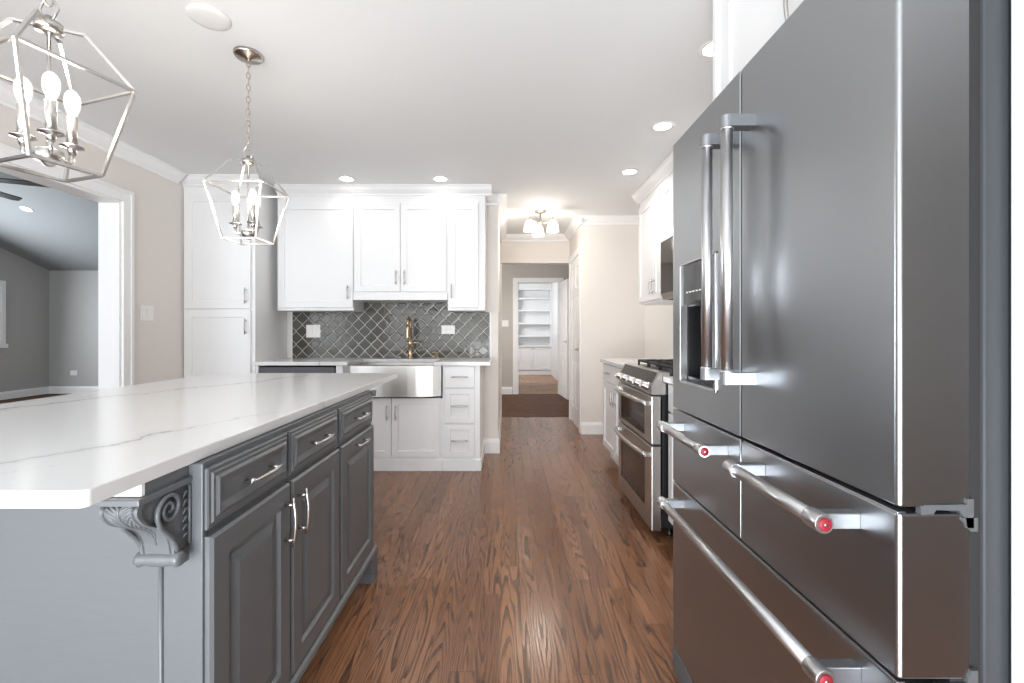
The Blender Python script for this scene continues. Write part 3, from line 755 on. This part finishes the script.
# far (left) door with the dispenser opening, built of four pieces joined into one mesh
fd = None
dx0, dx1, dz0, dz1 = 0.072, 0.336, 0.985, 1.368
r = 0.012
def arc(cx, cy, a0, a1, n=5): return [(cx+r*math.cos(a0+(a1-a0)*k/n), cy+r*math.sin(a0+(a1-a0)*k/n)) for k in range(n+1)]
b = MB()
zb, zt = 0.897, 1.783
b.prism(arc(r, r, PI, 1.5*PI)+[(dx0, 0), (dx0, DT), (0, DT)], 'z', zb, zt)
b.prism([(dx1, 0), (FC-G-0.002, 0), (FC-G, 0.002), (FC-G, DT), (dx1, DT)], 'z', zb, zt)
b.box(dx0, dx1, 0, DT, zb, dz0).box(dx0, dx1, 0, DT, dz1, zt)
fdoor = b.build('door', 'fridge', fr)
ndoor = fridge_slab('door', FC+G, FW, zb, zt)
d_sl = fridge_slab('drawer', 0, FC-G, 0.648, 0.887, 0.012, 0.003)
d_sr = fridge_slab('drawer', FC+G, FW, 0.648, 0.887)
d_bt = fridge_slab('freezer_drawer', 0, FW, 0.085, 0.640, 0.012, 0.007)
# bright lip along the drawer tops
for dr_, x0, x1, zz in ((d_sl, 0.004, FC-G-0.004, 0.887), (d_sr, FC+G+0.004, FW-0.004, 0.887), (d_bt, 0.004, FW-0.004, 0.640)):
    MB().box(x0, x1, 0.002, 0.014, zz-0.002, zz+0.002, 0.0008).build('trim_lip', 'chrome', dr_)
MB().box(0.005, FW-0.005, 0.0, 0.04, 0.0, 0.080, 0.004).build('toe_grille', 'plastic_grey', fr)
# dispenser
dp = MB()
for (a, c, e, f) in ((dx0, dx1, dz0, dz0+0.010), (dx0, dx0+0.012, dz0, dz1), (dx1-0.012, dx1, dz0, dz1), (dx0, dx1, dz1-0.006, dz1)):
    dp.box(a, c, -0.004, 0.02, e, f, 0.0015)
dp = dp.build('dispenser', 'chrome', fr, label='chrome framed water and ice dispenser in the far door')
MB().box(dx0+0.012, dx1-0.012, 0.002, 0.03, 1.235, dz1-0.006, 0.001).build('control_glass', 'darkglass', dp)
b = MB(); b.box(dx0+0.012, dx1-0.012, 0.085, 0.09, dz0+0.01, 1.235).box(dx0+0.012, dx0+0.016, 0.02, 0.09, dz0+0.01, 1.235).box(dx1-0.016, dx1-0.012, 0.02, 0.09, dz0+0.01, 1.235).box(dx0+0.012, dx1-0.012, 0.02, 0.09, 1.231, 1.235)
b.box(dx0+0.012, dx1-0.012, 0.02, 0.09, dz0+0.010, dz0+0.022)
b.build('cavity', 'black', dp)
b = MB()
cxp = (dx0+dx1)/2
pp = []
for i in range(25):
    a = PI+PI*i/24; pp.append((cxp+0.07*math.cos(a), 1.06+0.035*math.sin(a)))
b.prism([(cxp-0.085, 1.232), (cxp-0.07, 1.07)]+pp[1:-1]+[(cxp+0.07, 1.07), (cxp+0.085, 1.232)], 'y', 0.050, 0.060)
b.build('paddle', M['darkglass'], dp)
MB().tube([(cxp-0.083, 0.048, 1.228), (cxp-0.072, 0.048, 1.07)]+[(x, 0.048, z) for x, z in pp[1:-1]]+[(cxp+0.072, 0.048, 1.07), (cxp+0.083, 0.048, 1.228)], 0.0022, 6).build('paddle_rim', 'chrome', dp)
b = MB()
for i in range(7): b.box(dx0+0.05+i*0.024, dx0+0.062+i*0.024, 0.0005, 0.0022, 1.272, 1.276)
b.build('icons', 'plate', dp)
# vertical door handles
def vhandle(door, x, zlo, zhi):
    b = MB(); b.tube([(x, -0.060, zlo+0.026), (x, -0.060, zhi-0.026)], 0.0132, 20)
    for za in (zlo+0.026, zhi-0.032): b.lathe([(0.0132, 0), (0.0150, 0.001), (0.0150, 0.005), (0.0132, 0.006)], (x, -0.060, za), 20)
    h = b.build('handle', 'chrome', door)
    for za, zb2 in ((zlo, zlo+0.027), (zhi-0.027, zhi)):      # solid end blocks, rounded round the bar
        pr = [(x-0.0155, 0.001), (x-0.0155, -0.060)]+[(x+0.0155*math.cos(PI+PI*k/10), -0.060+0.0155*math.sin(PI+PI*k/10)) for k in range(1, 10)]+[(x+0.0155, -0.060), (x+0.0155, 0.001)]
        MB().prism(pr, 'z', za, zb2).build('bracket', 'bracket', h)
vhandle(fdoor, FC-0.050, 1.030, 1.645)
vhandle(ndoor, FC+0.055, 1.030, 1.645)
def hhandle(drw, x0, x1, z):
    b = MB(); b.tube([(x0, -0.065, z), (x1, -0.065, z)], 0.0125, 18)
    for x, s in ((x0, 1), (x1, -1)):
        a, c = (x-0.004, x+0.032) if s > 0 else (x-0.032, x+0.004)
        b.lathe([(0.0145, a), (0.0155, a+0.002), (0.0155, c-0.002), (0.0145, c)], (0, -0.065, z), 18, 'x')
    h = b.build('handle', 'chrome', drw)
    for x in (x0+0.018, x1-0.018):
        MB().box(x-0.011, x+0.011, -0.065, 0.001, z-0.013, z+0.013, 0.002).build('bracket', 'bracket', h)
    MB().lathe([(0.0105, 0.0038), (0.0105, 0.0062), (0.009, 0.0072), (0, 0.0072)], (x1, -0.065, z), 18, 'x').build('medallion', 'red', h, label='round red end cap of the handle')
    MB().lathe([(0.0030, 0.0070), (0.0030, 0.0078), (0, 0.0078)], (x1, -0.065, z), 12, 'x').build('emblem', 'nickel_dark', h)
hhandle(d_sl, YF-1.490, YF-1.168, 0.847)
hhandle(d_sr, YF-1.035, YF-0.728, 0.847)
hhandle(d_bt, YF-1.490, YF-0.726, 0.602)
# hinge bracket on the near side, between door and drawer
b = MB()
b.prism([(0.030, 0.887), (0.030, 0.896), (0.034, 0.901), (0.096, 0.902), (0.096, 0.910), (0.106, 0.910), (0.106, 0.868), (0.096, 0.868), (0.095, 0.880), (0.085, 0.893), (0.052, 0.894), (0.048, 0.888)], 'x', FW-0.006, FW+0.003)
b.build('hinge_bracket', 'plastic_grey', fr)
MB().prism([(0.090, 0.878), (0.090, 0.883), (0.112, 0.883), (0.112, 0.863), (0.102, 0.863)], 'x', FW-0.003, FW+0.003).build('corner_cap', 'plastic_grey', d_sr)
MB().prism([(0.098, 0.652), (0.103, 0.663), (0.112, 0.663), (0.112, 0.645), (0.096, 0.645)], 'x', FW-0.003, FW+0.003).build('corner_cap', 'plastic_grey', d_sr)

# ------------------------------------------------------------------ island
IX = -0.615
IY0, IY1 = 0.953, 2.15
isl = thing('kitchen_island', 'slate grey kitchen island cabinet with raised panel doors under a white slab', 'island', (IX, IY0, 0), ISL)
# local x -> world +Y (0 .. IL), local y -> world -X
IL = IY1-IY0
b = MB(); b.box(0.012, IL, 0.020, 1.0, 0.125, 0.876).box(0.012, IL-0.06, 0.075, 0.98, 0.0, 0.125)
b.build('cabinet_body', 'island', isl)
b = MB()                                            # end panel turned to the camera with its corner stile
b.box(-0.001, 0.012, 0.104, 1.0, 0.0, 0.876).box(0.0, 0.012, 0.016, 0.098, 0.0, 0.876, 0.002)
b.tube([(-0.001, 0.101, 0.0), (-0.001, 0.101, 0.70)], 0.0045, 8)
b.build('end_panel', 'island_end', isl)
L = lambda Y: Y-IY0
def idoor(y0, y1, z0, z1, rings, name):
    return front_door(isl, L(y0), L(y1), z0, z1, 0.0, rings, 'island', 0.021, name)
cols = ((0.960, 1.309), (1.321, 1.694), (1.714, 2.128))
for i, (a, c) in enumerate(cols):
    d = idoor(a, c, 0.736, 0.864, STEPPED, 'drawer'); pull(d, L((a+c)/2+(0.01 if i == 0 else 0)), 0.80, 0.15, False, 0.002, r=0.0042)
    d = idoor(a, c, 0.158, 0.722, RAISED, 'door')
    if i == 0: pull(d, L(c-0.035), 0.622, 0.135, True, 0.0, r=0.0045)
    if i == 1: pull(d, L(a+0.035), 0.622, 0.135, True, 0.0, r=0.0045)
    if i == 2: pull(d, L((a+c)/2), 0.69, 0.13, False, 0.0, r=0.0042)
b = MB()
pm = [(0.021, 0.125), (-0.006, 0.125), (-0.008, 0.132), (-0.004, 0.142), (0.006, 0.148), (0.021, 0.150)]
b.prism(pm, 'x', 0.0, IL+0.012)
b.box(IL, IL+0.012, 0.02, 1.0, 0.125, 0.150)
b.build('base_moulding', 'island', isl)
b = MB(); b.prism([(IL, 0.850), (IL+0.006, 0.850), (IL+0.012, 0.866), (IL+0.022, 0.876), (IL, 0.876)], 'y', 0.0, 1.0)
b.build('top_moulding', 'island', isl)
def foot(x0, x1):
    f = MB(); f.prism([(x0, 0.125), (x0+0.02, 0.06), (x0+0.035, 0.045), (x0+0.035, 0.0), (x1, 0.0), (x1, 0.125)], 'y', -0.006, 0.06)
    return f.build('foot', 'island', isl)
foot(IL-0.085, IL+0.012)
# carved corbel under the near overhang
cb_y0, cb_y1 = 0.040, 0.108         # local y band = world X
ztop, zbot = 0.846, 0.690
def smooth(pts, n):
    """Catmull-Rom through 2D points, n samples a span"""
    out = []
    P = [pts[0]]+list(pts)+[pts[-1]]
    for i in range(1, len(P)-2):
        for k in range(n):
            t = k/n
            out.append(tuple(0.5*((2*P[i][q])+(-P[i-1][q]+P[i+1][q])*t+(2*P[i-1][q]-5*P[i][q]+4*P[i+1][q]-P[i+2][q])*t*t+(-P[i-1][q]+3*P[i][q]-3*P[i+1][q]+P[i+2][q])*t**3) for q in (0, 1)))
    return out+[pts[-1]]
sc_ = smooth([(-0.130, ztop-0.006), (-0.138, 0.833), (-0.136, 0.818), (-0.118, 0.798), (-0.090, 0.782), (-0.066, 0.763), (-0.053, 0.742), (-0.048, 0.722), (-0.046, 0.706)], 4)
cb = MB()
cb.prism([(0.0, ztop)]+[(-0.128, ztop)]+sc_+[(0.0, zbot+0.02)], 'y', cb_y0+0.006, cb_y1-0.006)
for ya in (cb_y0, cb_y1-0.010):                # raised rims on both sides
    rim = [(-0.128, ztop)]+sc_
    inn = [(x+0.010, z-0.004) for x, z in rim]
    cb.prism(rim+inn[::-1], 'y', ya, ya+0.010)
cb.box(-0.140, 0.0, cb_y0-0.004, cb_y1+0.004, ztop-0.006, ztop+0.006, 0.002)
corbel = cb.build('corbel', 'island_end', isl, label='carved scroll corbel under the worktop overhang')
# rolled foot of the corbel
rl = MB(); rl.lathe([(0.0, cb_y0-0.010), (0.012, cb_y0-0.010), (0.0160, cb_y0-0.003), (0.0125, cb_y0+0.006), (0.0145, cb_y0+0.02), (0.0145, cb_y1-0.02), (0.0125, cb_y1-0.006), (0.0160, cb_y1+0.003), (0.012, cb_y1+0.010), (0, cb_y1+0.010)], (-0.040, 0, zbot+0.010), 16, 'y')
rl.build('roll', 'island_end', corbel)
MB().prism([(-0.04, zbot+0.008), (-0.036, zbot-0.002), (-0.020, zbot-0.010), (0.0, zbot-0.012), (0.0, zbot+0.022)], 'y', cb_y0+0.004, cb_y1-0.004).build('drop', 'island_end', corbel)
# scrolls carved on the side faces: an eye that unrolls into the long sweep down to the roll
for yy in (cb_y0, cb_y1):
    s = MB(); pts = []; rad = []
    NK = 44
    for k in range(NK):
        a = -0.9-2.1*2*PI*(1-k/(NK-1)); a = PI+0.35-(NK-1-k)*0.27; rr_ = 0.004+0.0285*(k/(NK-1))
        pts.append((-0.060+rr_*math.cos(a), yy, 0.806+rr_*math.sin(a))); rad.append(0.0022+0.0026*k/(NK-1))
    pts += [(x, yy, z) for x, z in smooth([(-0.085, 0.778), (-0.066, 0.758), (-0.050, 0.738), (-0.040, 0.716)], 3)]; rad += [0.0048]*10
    s.tube(pts, rad, 8)
    s.tube([(-0.004, yy, 0.835), (-0.004, yy, 0.715)], 0.003, 6)
    for k in range(6):
        s.tube([(-0.008, yy, 0.826-0.017*k), (-0.016, yy, 0.824-0.017*k), (-0.024, yy, 0.814-0.016*k)], [0.0012, 0.0026, 0.0010], 6)
    s.build('scroll', 'island_end', corbel)
# acanthus leaf lying on the front face
lf = MB(); ym = (cb_y0+cb_y1)/2
def on_front(i): i = max(0, min(len(sc_)-1.001, i)); a = int(i); t = i-a; return (sc_[a][0]*(1-t)+sc_[a+1][0]*t, sc_[a][1]*(1-t)+sc_[a+1][1]*t)
lf.tube([(on_front(i)[0]+0.0005, ym, on_front(i)[1]) for i in range(2, 27)], [0.0022+0.0012*math.sin(PI*(i-2)/25) for i in range(2, 27)], 6)
for k in range(0, 11):
    for sg in (-1, 1):
        pts = []; i0 = 24-2.1*k; span = 7.0; wd = 0.0235*min(1, 0.35+0.09*k)
        for q in range(8):
            t = q/7; x, z = on_front(i0-span*t*(1-0.25*t))
            pts.append((x+0.0008, ym+sg*(0.001+wd*math.sin(t*1.35)), z))
        lf.tube(pts, [0.0010, 0.0018, 0.0024, 0.0027, 0.0027, 0.0025, 0.0020, 0.0010], 6)
lf.build('leaf', 'island_end', corbel)
MB().box(-0.124, -0.116, cb_y0+0.004, cb_y1-0.004, ztop+0.007, 0.8760).build('shim', 'splashwall', corbel, label='small off-white block under the worktop edge')
MB().box(-0.116, 0.0, cb_y0+0.004, cb_y1-0.004, ztop+0.006, 0.8762).build('spacer', 'island', corbel)

# island top
b = MB()
b.box(-1.728, -0.651, 0.709, 2.75, CT-0.028, CT)
ve = [e for e in b.bm.edges if abs(e.verts[0].co.z-e.verts[1].co.z) > 0.01]
bmesh.ops.bevel(b.bm, geom=ve, offset=0.012, segments=5, profile=0.5, affect='EDGES')
he = [e for e in b.bm.edges if abs(e.verts[0].co.z-e.verts[1].co.z) < 1e-6 and len(e.link_faces) == 2 and abs(e.link_faces[0].normal.dot(e.link_faces[1].normal)) < 0.3]
b.bm.normal_update()
he = [e for e in b.bm.edges if len(e.link_faces) == 2 and abs(e.link_faces[0].normal.dot(e.link_faces[1].normal)) < 0.3]
bmesh.ops.bevel(b.bm, geom=he, offset=0.003, segments=2, profile=0.5, affect='EDGES')
tag(b.build('island_worktop', 'quartz'), 'large white grey-veined quartz slab on the slate grey island', 'worktop')

# ------------------------------------------------------------------ pendants
def make_lantern(label, x, y, rot, zc):
    o = thing('lantern_pendant', label, 'pendant light', (x, y, CEIL), 0, 'nickel lantern pendants')
    Z = lambda z: z-CEIL
    MB().lathe([(0.062, 0.0), (0.062, -0.010), (0.056, -0.018), (0.014, -0.024), (0.010, -0.034), (0, -0.034)], (0, 0, 0), 28).build('canopy', 'nickel_dark', o)
    ch = MB(); z = -0.03; i = 0; zend = Z(2.018)
    while z > zend+0.004:
        pts = []
        for k in range(14):
            a = 2*PI*k/14; u = 0.0078*math.cos(a); v = 0.0165*math.sin(a)
            pts.append((u*0.8, u*0.6, z-0.0165+v) if i % 2 == 0 else (-u*0.6, u*0.8, z-0.0165+v))
        ch.tube(pts, 0.0023, 6, closed=True); z -= 0.0275; i += 1
    ch.build('chain', 'nickel_dark', o)
    lp = MB(); lp.tube([(0.007, 0, Z(2.020)), (0.024, 0, Z(1.985)), (0.012, 0, Z(1.958)), (-0.012, 0, Z(1.958)), (-0.024, 0, Z(1.985)), (-0.007, 0, Z(2.020))], 0.0035, 8, closed=True)
    lp.build('loop', 'nickel', o)
    MB().lathe([(0, Z(1.966)), (0.009, Z(1.966)), (0.009, Z(1.952)), (0.029, Z(1.949)), (0.029, Z(1.927)), (0.010, Z(1.924)), (0, Z(1.924))], (0, 0, 0), 24).build('hub', 'nickel', o)
    f = MB(); c, s_ = math.cos(rot), math.sin(rot)
    def Rz(px, py, z): return (px*c-py*s_, px*s_+py*c, Z(z))
    A, B_, K = 0.125, 0.0755, 0.050; zw, zb_, zk = 1.814, 1.571, 1.938
    cs = [(-1, -1), (1, -1), (1, 1), (-1, 1)]
    bw = 0.0072
    for k in range(4):
        p, q = cs[k], cs[(k+1) % 4]
        f.bar(Rz(p[0]*A, p[1]*A, zw), Rz(q[0]*A, q[1]*A, zw), bw)
        f.bar(Rz(p[0]*B_, p[1]*B_, zb_), Rz(q[0]*B_, q[1]*B_, zb_), bw)
        f.bar(Rz(p[0]*A, p[1]*A, zw), Rz(p[0]*B_, p[1]*B_, zb_), bw)
        f.bar(Rz(p[0]*A, p[1]*A, zw), Rz(p[0]*K, p[1]*K, zk), bw)
        f.bar(Rz(p[0]*K, p[1]*K, zk), Rz(p[0]*0.018, p[1]*0.018, zk), bw)
    f.build('frame', 'nickel', o)
    MB().lathe([(0.0045, Z(1.926)), (0.0045, Z(1.618)), (0.0, Z(1.618))], (0, 0, 0), 12).build('stem', 'nickel', o)
    cl = MB(); cl.lathe([(0, Z(1.625)), (0.020, Z(1.623)), (0.030, Z(1.618)), (0.030, Z(1.594)), (0.016, Z(1.588)), (0.009, Z(1.580)), (0, Z(1.578))], (0, 0, 0), 24)
    cl.build('cluster', 'nickel', o)
    for a in (-165, -41, 79):
        cx, cy = 0.054*math.cos(R(a)), 0.054*math.sin(R(a))
        arm = MB(); arm.tube([(0.024*math.cos(R(a)), 0.024*math.sin(R(a)), Z(1.605)), (cx*0.9, cy*0.9, Z(1.602)), (cx, cy, Z(1.612)), (cx, cy, Z(1.645))], 0.005, 8)
        arm.lathe([(0.008, Z(1.628)), (0.010, Z(1.640)), (0.010, Z(1.644)), (0.026, Z(1.648)), (0.026, Z(1.651)), (0.012, Z(1.653)), (0, Z(1.653))], (cx, cy, 0), 20)
        ao = arm.build('arm', 'nickel', o)
        MB().lathe([(0.0115, Z(1.650)), (0.0115, Z(1.730)), (0.008, Z(1.732)), (0, Z(1.732))], (cx, cy, 0), 16).build('candle_sleeve', 'candle', ao)
        prof = [(0.0, 1.731), (0.009, 1.732), (0.011, 1.740), (0.0150, 1.751), (0.0175, 1.764), (0.0178, 1.777), (0.0155, 1.789), (0.010, 1.798), (0.005, 1.802), (0.0, 1.803)]
        MB().lathe([(r_, Z(z_)) for r_, z_ in prof], (cx, cy, 0), 18).build('bulb', 'bulb', ao)
        fl = MB()
        for k in range(4):
            aa = k*PI/2
            fl.tube([(cx+0.004*math.cos(aa), cy+0.004*math.sin(aa), Z(1.745)), (cx+0.0065*math.cos(aa), cy+0.0065*math.sin(aa), Z(1.768)), (cx+0.003*math.cos(aa), cy+0.003*math.sin(aa), Z(1.788))], 0.0024, 5)
        fl.build('filament', 'filament', ao)
    point('pendant_glow', (x, y, 1.775), 3, 0.06)
    return o
make_lantern('nickel lantern pendant hanging nearest, cut off at the left edge', -1.185, 1.19, R(-18), 1.7)
make_lantern('nickel lantern pendant hanging farther back with its whole canopy in view', -1.20, 2.135, 0, 1.7)

# ------------------------------------------------------------------ ceiling fittings
def downlight(x, y, label, z=CEIL, tilt=None, group='recessed ceiling lights', power=17):
    o = thing('recessed_light', label, 'ceiling light', (x, y, z), 0, group)
    MB().lathe([(0.052, -0.001), (0.072, -0.001), (0.074, -0.004), (0.070, -0.007), (0.052, -0.004)], (0, 0, 0), 28, cap=False).build('trim_ring', 'plate', o)
    MB().lathe([(0, -0.002), (0.053, -0.002), (0.053, -0.0035), (0, -0.0035)], (0, 0, 0), 28).build('lens', 'recess', o)
    if tilt: o.rotation_euler = tilt
    else: spot('downlight_beam', (x, y, z-0.03), power)
    return o
downlight(-1.35, 3.87, 'round recessed ceiling light above the left sink wall cabinet', power=1.6)
downlight(-0.56, 3.87, 'round recessed ceiling light before the narrow end wall cabinet', power=1.6)
downlight(0.985, 3.70, 'round recessed ceiling light farthest along the range wall', power=11)
downlight(0.975, 2.88, 'round recessed ceiling light second along the range wall', power=12)
downlight(0.945, 2.09, 'round recessed ceiling light half hidden by the cabinet above the refrigerator')
yl = 5.9*1.25
downlight(-7.0, 6.70, 'small recessed light in the sloped living room ceiling', zs(6.70), (math.atan(-0.338), 0, 0))
bp_ = tag(MB().lathe([(0, -0.012), (0.055, -0.012), (0.072, -0.009), (0.080, -0.003), (0.080, 0)], (-1.22, 1.884, CEIL), 32).build('ceiling_cover_plate', mat('cover_plate_paint', (0.70, 0.70, 0.69), 0.5)), 'plain round white cover plate on the ceiling', 'cover plate')

hl = thing('flush_chandelier', 'brushed nickel hallway ceiling light with three white glass shades', 'ceiling light', (0.355, 4.90, CEIL))
MB().lathe([(0.065, 0), (0.065, -0.008), (0.050, -0.020), (0.014, -0.026), (0, -0.026)], (0, 0, 0), 24).build('canopy', 'nickel_dark', hl)
MB().lathe([(0.008, -0.02), (0.008, -0.10), (0.022, -0.105), (0.030, -0.12), (0.022, -0.138), (0.010, -0.15), (0, -0.155)], (0, 0, 0), 20).build('stem', 'nickel_dark', hl)
for a in (95, 215, -25):
    a = R(a); dx, dy = math.cos(a), math.sin(a)
    RR = 0.141
    am = MB(); am.tube([(dx*0.02, dy*0.02, -0.12), (dx*0.06, dy*0.06, -0.135), (dx*0.10, dy*0.10, -0.105), (dx*0.135, dy*0.135, -0.082), (dx*RR, dy*RR, -0.092), (dx*RR, dy*RR, -0.115)], 0.006, 8)
    am.lathe([(0.020, -0.118), (0.024, -0.112), (0.010, -0.104), (0, -0.104)], (dx*RR, dy*RR, 0), 16)
    ao = am.build('arm', 'nickel_dark', hl)
    MB().lathe([(0.022, -0.116), (0.040, -0.130), (0.055, -0.160), (0.062, -0.200), (0.066, -0.235), (0.064, -0.235), (0.060, -0.2), (0.052, -0.162), (0.038, -0.134), (0.018, -0.120)], (dx*RR, dy*RR, 0), 24, cap=False).build('glass_shade', 'shade', ao)
point('hall_glow', (0.355, 4.90, 2.10), 9, 0.12, (1, 0.92, 0.82))

# ------------------------------------------------------------------ switch plates and outlets (local front = -Y)
def plate(name, label, cat, loc, rz, w, h, kind, gang=1):
    o = thing(name, label, cat, loc, rz)
    MB().box(-w/2, w/2, -0.006, 0, -h/2, h/2, 0.002).build('plate', 'plate', o)
    for g in range(gang):
        gx = (g-(gang-1)/2)*0.046
        if kind == 'rocker': MB().box(gx-0.016, gx+0.016, -0.010, -0.005, -0.032, 0.032, 0.002).build('rocker', 'plate', o)
        else:
            if w > h: fx = [(-0.021, 0), (0.021, 0)]
            else: fx = [(gx, 0.020), (gx, -0.020)]
            for px_, pz_ in fx:
                q = MB().box(px_-0.016, px_+0.016, -0.008, -0.005, pz_-0.014, pz_+0.014, 0.002).build('receptacle', 'plate', o)
                MB().box(px_-0.006, px_-0.004, -0.0085, -0.0075, pz_-0.005, pz_+0.005).box(px_+0.004, px_+0.006, -0.0085, -0.0075, pz_-0.005, pz_+0.005).build('slot', 'slot', q)
    return o
sY = 3.43
plate('light_switch', 'white two gang light switch on the beige wall beside the pantry', 'light switch', (-2.685, sY, 1.15+19*sY/460), PI/2, 0.118, 0.118, 'rocker', 2)
plate('outlet', 'pale square outlet plate on the left part of the tile backsplash', 'outlet', (-(507-313.5)*4.366/460, 4.366, 1.158), 0, 0.135, 0.12, 'rocker', 2)
plate('outlet', 'pale horizontal outlet plate on the tile backsplash right of the faucet', 'outlet', (-(507-448.3)*4.366/460, 4.366, 1.172), 0, 0.128, 0.082, 'outlet')
plate('light_switch', 'white light switch on the taupe wall past the hallway', 'light switch', (-0.03, 8.5, 1.31), 0, 0.12, 0.118, 'rocker', 2)
plate('outlet', 'white outlet low on the grey living room wall', 'outlet', (-8.1, 8.6, 0.385), 0, 0.125, 0.09, 'outlet')

# ------------------------------------------------------------------ closet built-in
bc = thing('built_in_bookcase', 'white built-in bookcase with shelves over two cabinet doors, seen past the open door', 'bookcase', (0.27, 12.33, 0), BACK)
BW = 0.92
b = MB(); b.box(0, 0.03, 0, 0.35, 0, CEIL-0.002).box(BW-0.03, BW, 0, 0.35, 0, CEIL-0.002).box(0.03, BW-0.03, 0.33, 0.35, 0.1, CEIL-0.002).box(0.03, BW-0.03, 0.0, 0.33, 2.28, CEIL-0.002)
b.build('frame', 'trim', bc)
for z in (1.06, 1.40, 1.745, 2.07): MB().box(0.03, BW-0.03, 0.01, 0.33, z-0.04, z).build('shelf', 'trim', bc)
MB().box(0.03, BW-0.03, -0.03, 0.33, 0.75, 0.78).box(0.03, BW-0.03, 0.02, 0.33, 0.0, 0.12).build('counter', 'trim', bc)
front_door(bc, 0.032, 0.428, 0.13, 0.745, 0, SHAKER(0.06), 'trim'); MB().lathe([(0.006, 0), (0.006, -0.015), (0.014, -0.022), (0.010, -0.03), (0, -0.03)], (0.405, 0, 0.70), 12, 'y').build('knob', 'nickel_dark', bc.children[-1])
front_door(bc, 0.432, 0.888, 0.13, 0.745, 0, SHAKER(0.06), 'trim'); MB().lathe([(0.006, 0), (0.006, -0.015), (0.014, -0.022), (0.010, -0.03), (0, -0.03)], (0.457, 0, 0.70), 12, 'y').build('knob', 'nickel_dark', bc.children[-1])

# ------------------------------------------------------------------ living room ceiling fan (one blade tip shows in the opening)
cf = thing('ceiling_fan', 'black ceiling fan in the living room with one blade tip showing', 'ceiling fan', (-4.80, 3.84, zs(6.1)))
zf = 2.47-zs(6.1)
MB().lathe([(0.07, 0), (0.07, -0.02), (0.03, -0.05), (0, -0.05)], (0, 0, 0), 20).build('canopy', 'black', cf)
MB().lathe([(0.012, -0.03), (0.012, zf+0.08), (0, zf+0.08)], (0, 0, 0), 12).build('downrod', 'black', cf)
MB().lathe([(0, zf+0.10), (0.06, zf+0.09), (0.11, zf+0.05), (0.11, zf-0.02), (0.07, zf-0.06), (0, zf-0.07)], (0, 0, 0), 24).build('motor', 'black', cf)
for k in range(5):
    a = R(95+72*k); c, s_ = math.cos(a), math.sin(a)
    def Q(u, v): return (u*c-v*s_, u*s_+v*c)
    pr = [Q(0.10, -0.03), Q(0.22, -0.065), Q(0.70, -0.075), Q(0.78, 0.03), Q(0.76, 0.075), Q(0.22, 0.065), Q(0.10, 0.03)]
    MB().prism(pr, 'z', zf-0.005, zf+0.005).build('blade', 'black', cf)
